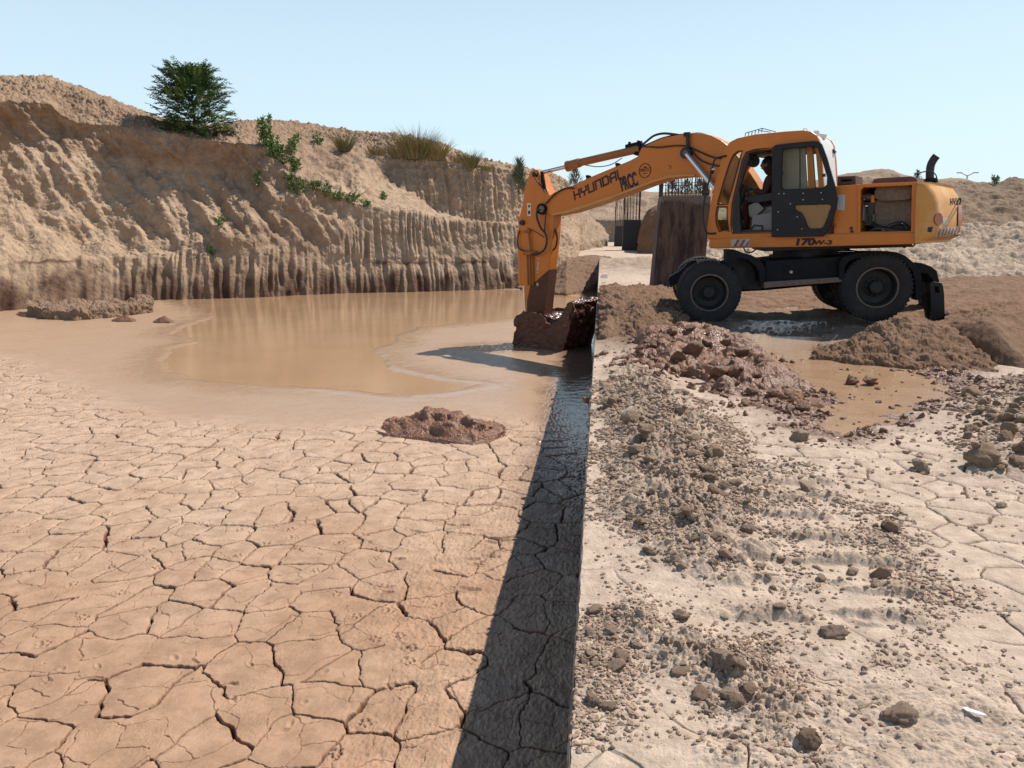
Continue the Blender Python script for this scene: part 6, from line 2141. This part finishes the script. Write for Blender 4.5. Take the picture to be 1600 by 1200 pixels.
def leafy_tree(px, py0, d, hpx, wpx, label):
    b_ = cast(px, py0)
    if (b_ - CP).length > d * 1.6: b_ = at(px, py0, d)
    sc_ = (b_ - CP).length / 1200
    h, w = hpx * sc_, wpx * sc_ / 2
    b_.z -= .10 * h
    root = empty('leafy_tree', b_); tag(root, label, 'tree')
    m = MB(); tr = m.tube([(0, 0, -.3), (.03, 0, h * .3), (.0, 0, h * .62)], [.06, .045, .02], 8)
    m.build('trunk', M_STEM, root, smooth=True)
    lm = LeafMB(); lm2 = LeafMB(); m = MB()
    for k in range(16):
        a = k * 2.4; z0 = h * rc.uniform(.08, .5); e = Vector((math.cos(a) * w * .62, math.sin(a) * w * .62, z0 + h * rc.uniform(.15, .3)))
        m = MB(); m.tube([(0, 0, z0), tuple(Vector((e.x * .5, e.y * .5, z0 + (e.z - z0) * .6))), tuple(e)], [.025, .016, .008], 5); m.build('limb', M_STEM, root)
    for k in range(760):
        z0 = h * (rc.random() ** .9) * .84
        prof_ = math.sqrt(max(.02, 1 - ((z0 / h - .30) / .64) ** 2))
        a = rc.random() * 6.283; rr = w * prof_ * rc.uniform(.15, .84)
        p = Vector((math.cos(a) * rr, math.sin(a) * rr, z0 + h * .02))
        dr = Vector((math.cos(a), math.sin(a), rc.uniform(.25, 1.1) + .9 * z0 / h))
        frond(lm if rc.random() < .75 else lm2, p, dr, rc.uniform(.32, .58) * h / 2.6, rc.uniform(.5, 1.5), .021 * h / 2.4, .105 * h / 2.4)
    for k in range(10):
        a = rc.random() * 6.283
        frond(lm2, Vector((math.cos(a) * w * .18, math.sin(a) * w * .18, h * .80)), Vector((math.cos(a) * .5, math.sin(a) * .5, 1.4)), .26 * h, .9, .02 * h / 2.4, .09 * h / 2.4)
    lm.build('crown', M_LEAF, root); lm2.build('crown', M_LEAF2, root)
    return root


leafy_tree(304, 205, 29.5, 100, 104, 'dark green bushy tree of feathery leaves on top of the earth cliff')


def shrub(px, py, hpx, wpx, label, mats=(M_LEAF2, M_LEAF), n=220, ls=3.6, d=None, name='shrub', up=.5):
    n = int(n * 1.6)
    b_ = cast(px, py) if d is None else at(px, py, d)
    s = (b_ - CP).length / 1200; h, w = hpx * s, wpx * s / 2
    root = empty(name, b_); tag(root, label, 'shrub')
    L_ = [LeafMB(), LeafMB()]
    nst = max(4, int(wpx / 5)); tips = []
    for k in range(nst):
        a = rc.random() * 6.283; e = Vector((math.cos(a) * w * rc.random(), math.sin(a) * w * rc.random(), h * rc.uniform(.5, 1)))
        tips.append(e)
    m = MB()
    for e in tips: m.tube([(e.x * .3, e.y * .3, -.05), (e.x * .6, e.y * .6, e.z * .5), tuple(e)], [.012, .009, .004], 4)
    m.build('stems', M_STEM, root)
    for k in range(n):
        e = rc.choice(tips); t = rc.random() ** .6
        p = Vector((e.x * (.3 + .7 * t), e.y * (.3 + .7 * t), e.z * t)) + rv() * w * .30 * (1.2 - t)
        if p.z < 0: p.z = abs(p.z) * .3
        dr = (rv() + Vector((0, 0, up))).normalized()
        L_[0 if rc.random() < .7 else 1].leaf(p, dr, dr.cross(rv()).normalized(), ls * s * rc.uniform(.7, 1.6), ls * s * .28)
    L_[0].build('foliage', mats[0], root); L_[1].build('foliage', mats[1], root)
    return root


for px, py, h, w, n, lb in (
        (412, 228, 46, 34, 420, 'tall narrow green shrub right of the bushy tree on the cliff'),
        (440, 254, 44, 60, 800, 'broad bright green shrub in the gully between the two ridges'),
        (405, 290, 26, 22, 200, 'green shrub hanging on the cliff face below the gully'),
        (345, 353, 14, 24, 90, 'sparse little shrub halfway down the cliff face'),
        (329, 398, 12, 18, 60, 'lowest tiny shrub on the cliff face just above the dark band'),
        (470, 303, 26, 40, 150, 'thin low green shrub at the head of the lower face, left of the row'),
        (508, 306, 20, 30, 120, 'thin low green shrub in the middle of the row on the debris slope'),
        (548, 318, 18, 26, 140, 'small green shrub at the rim of the lower face, right end of the row'),
        (496, 226, 14, 22, 90, 'dark little shrub high on the debris slope'),
        (600, 310, 10, 24, 60, 'flat wisp of green on the debris slope, farthest right'),
        (425, 246, 26, 34, 300, 'green shrub joining the tall narrow one and the broad one in the gully'),
        (462, 266, 20, 30, 220, 'green shrub trailing below the broad one in the gully'),
        (455, 284, 12, 22, 110, 'little green shrub between the trailing one and the rim row'),
        (488, 296, 12, 30, 140, 'flat green patch just left of the middle of the rim row'),
        (528, 312, 12, 34, 150, 'flat green patch just right of the middle of the rim row'),
        (575, 322, 8, 26, 80, 'faint green patch on the rim right of the small end shrub')):
    shrub(px, py, h, w, lb, n=n)


def tuft(px, py, hpx, wpx, label, n=260, dry=.5, lean=0.0):
    b_ = cast(px, py); s = (b_ - CP).length / 1200; h, w = hpx * s, wpx * s / 2
    root = empty('grass_tuft', b_); tag(root, label, 'grass tuft')
    A_, B_ = LeafMB(), LeafMB()
    for k in range(n):
        a = rc.random() * 6.283; r_ = rc.random() ** .5
        p = Vector((math.cos(a) * w * .55 * r_, math.sin(a) * w * .45 * r_, -.03))
        d = Vector((math.cos(a) * .38 * r_ + lean + rc.gauss(0, .12), math.sin(a) * .5 * r_, 1)).normalized()
        bend = Vector((math.cos(a) * .22 + lean, math.sin(a) * .22, -rc.uniform(.05, .35)))
        (A_ if rc.random() > dry else B_).blade(p, d, bend, h * rc.uniform(.5, 1.15), rc.uniform(.010, .018))
    A_.build('blades', M_GRASS, root); B_.build('dry_blades', M_DRYG, root)
    return root


for px, py, h, w, n, dr, lb in (
        (538, 236, 34, 30, 260, .3, 'green grass tuft left of the dry row on the upper rim'),
        (588, 242, 20, 44, 200, .8, 'low spread of dry grass on the upper rim, first of the dry ones'),
        (622, 246, 30, 30, 220, .7, 'dry brown grass tuft just left of the tallest tuft'),
        (650, 248, 50, 56, 800, .45, 'tallest and widest grass tuft on the upper rim'),
        (683, 250, 38, 40, 420, .85, 'dry tuft leaning against the right side of the tallest tuft'),
        (712, 254, 18, 34, 160, .7, 'low dry grass between the tall tuft and the bright green one'),
        (735, 262, 30, 30, 300, .12, 'bright green grass tuft near the right end of the upper rim'),
        (760, 266, 14, 24, 110, .5, 'last low grass patch at the right end of the upper rim')):
    tuft(px, py, h, w, lb, n, dr)


def wispy(px, py, hpx, wpx, label, d=None, mat=M_OLIVE, n=420):
    b_ = cast(px, py) if d is None else at(px, py, d)
    s = (b_ - CP).length / 1200; h, w = hpx * s, wpx * s / 2
    root = empty('wispy_bush', b_); tag(root, label, 'bush')
    m = MB(); m.tube([(0, 0, -.1), (0, 0, h * .8)], [.03 * h / 1.5, .01], 6); m.build('trunk', M_STEM, root)
    lm = LeafMB()
    for k in range(n):
        z = h * rc.uniform(.03, .92); rr = w * (1 - (z / h) ** 1.4) * rc.uniform(.1, .8)
        a = rc.random() * 6.283
        p = Vector((math.cos(a) * rr, math.sin(a) * rr, z)); dd = Vector((math.cos(a) * .5, math.sin(a) * .5, 1.1)).normalized()
        lm.blade(p, dd, Vector((math.cos(a) * .1, math.sin(a) * .1, -.05)), h * rc.uniform(.14, .30), s * .45, 2)
    lm.build('crown', mat, root)


wispy(811, 300, 48, 32, 'grey green wispy bush on the ledge left of the excavator arm')
wispy(898, 292, 30, 34, 'pale wispy bush seen under the arm cylinder', d=50, n=260)
for px, w, lb in ((1050, 30, 'green bush behind the bars of the tall column, left one'), (1072, 36, 'green bush behind the bars of the tall column, middle one'), (1092, 26, 'green bush behind the bars of the tall column, right one')):
    wispy(px, 304, 22, w, lb, d=96, mat=M_OLIVE, n=220)
wispy(1433, 284, 15, 18, 'tiny pale bush on the skyline left of the exhaust pipe', d=100, n=120)
shrub(1556, 288, 11, 18, 'small green bush on the skyline of the right hill', n=130, ls=2.6)

# double street lamp far behind the hill
b_ = at(1508.5, 300, 118); s = 118 / 1200
root = empty('street_lamp', b_); tag(root, 'distant grey street lamp with two spread arms on the skyline', 'street lamp')
m = MB(); m.tube([(0, 0, -9), (0, 0, 24 * s)], [.16, .10], 8); m.build('pole', M_LBL, root)
for sx_ in (-1, 1):
    m = MB(); m.tube([(0, 0, 24 * s), (sx_ * 4 * s, 0, 25.5 * s), (sx_ * 9 * s, 0, 28 * s)], [.08, .07, .06], 6); a_ = m.build('lamp_arm', M_LBL, root)
    m = MB(); m.box(min(sx_ * 8 * s, sx_ * 15.5 * s), max(sx_ * 8 * s, sx_ * 15.5 * s), -.15, .15, 28 * s - .05, 28 * s + .10); m.build('lamp_head', M_LBL, a_, bevel=.04)
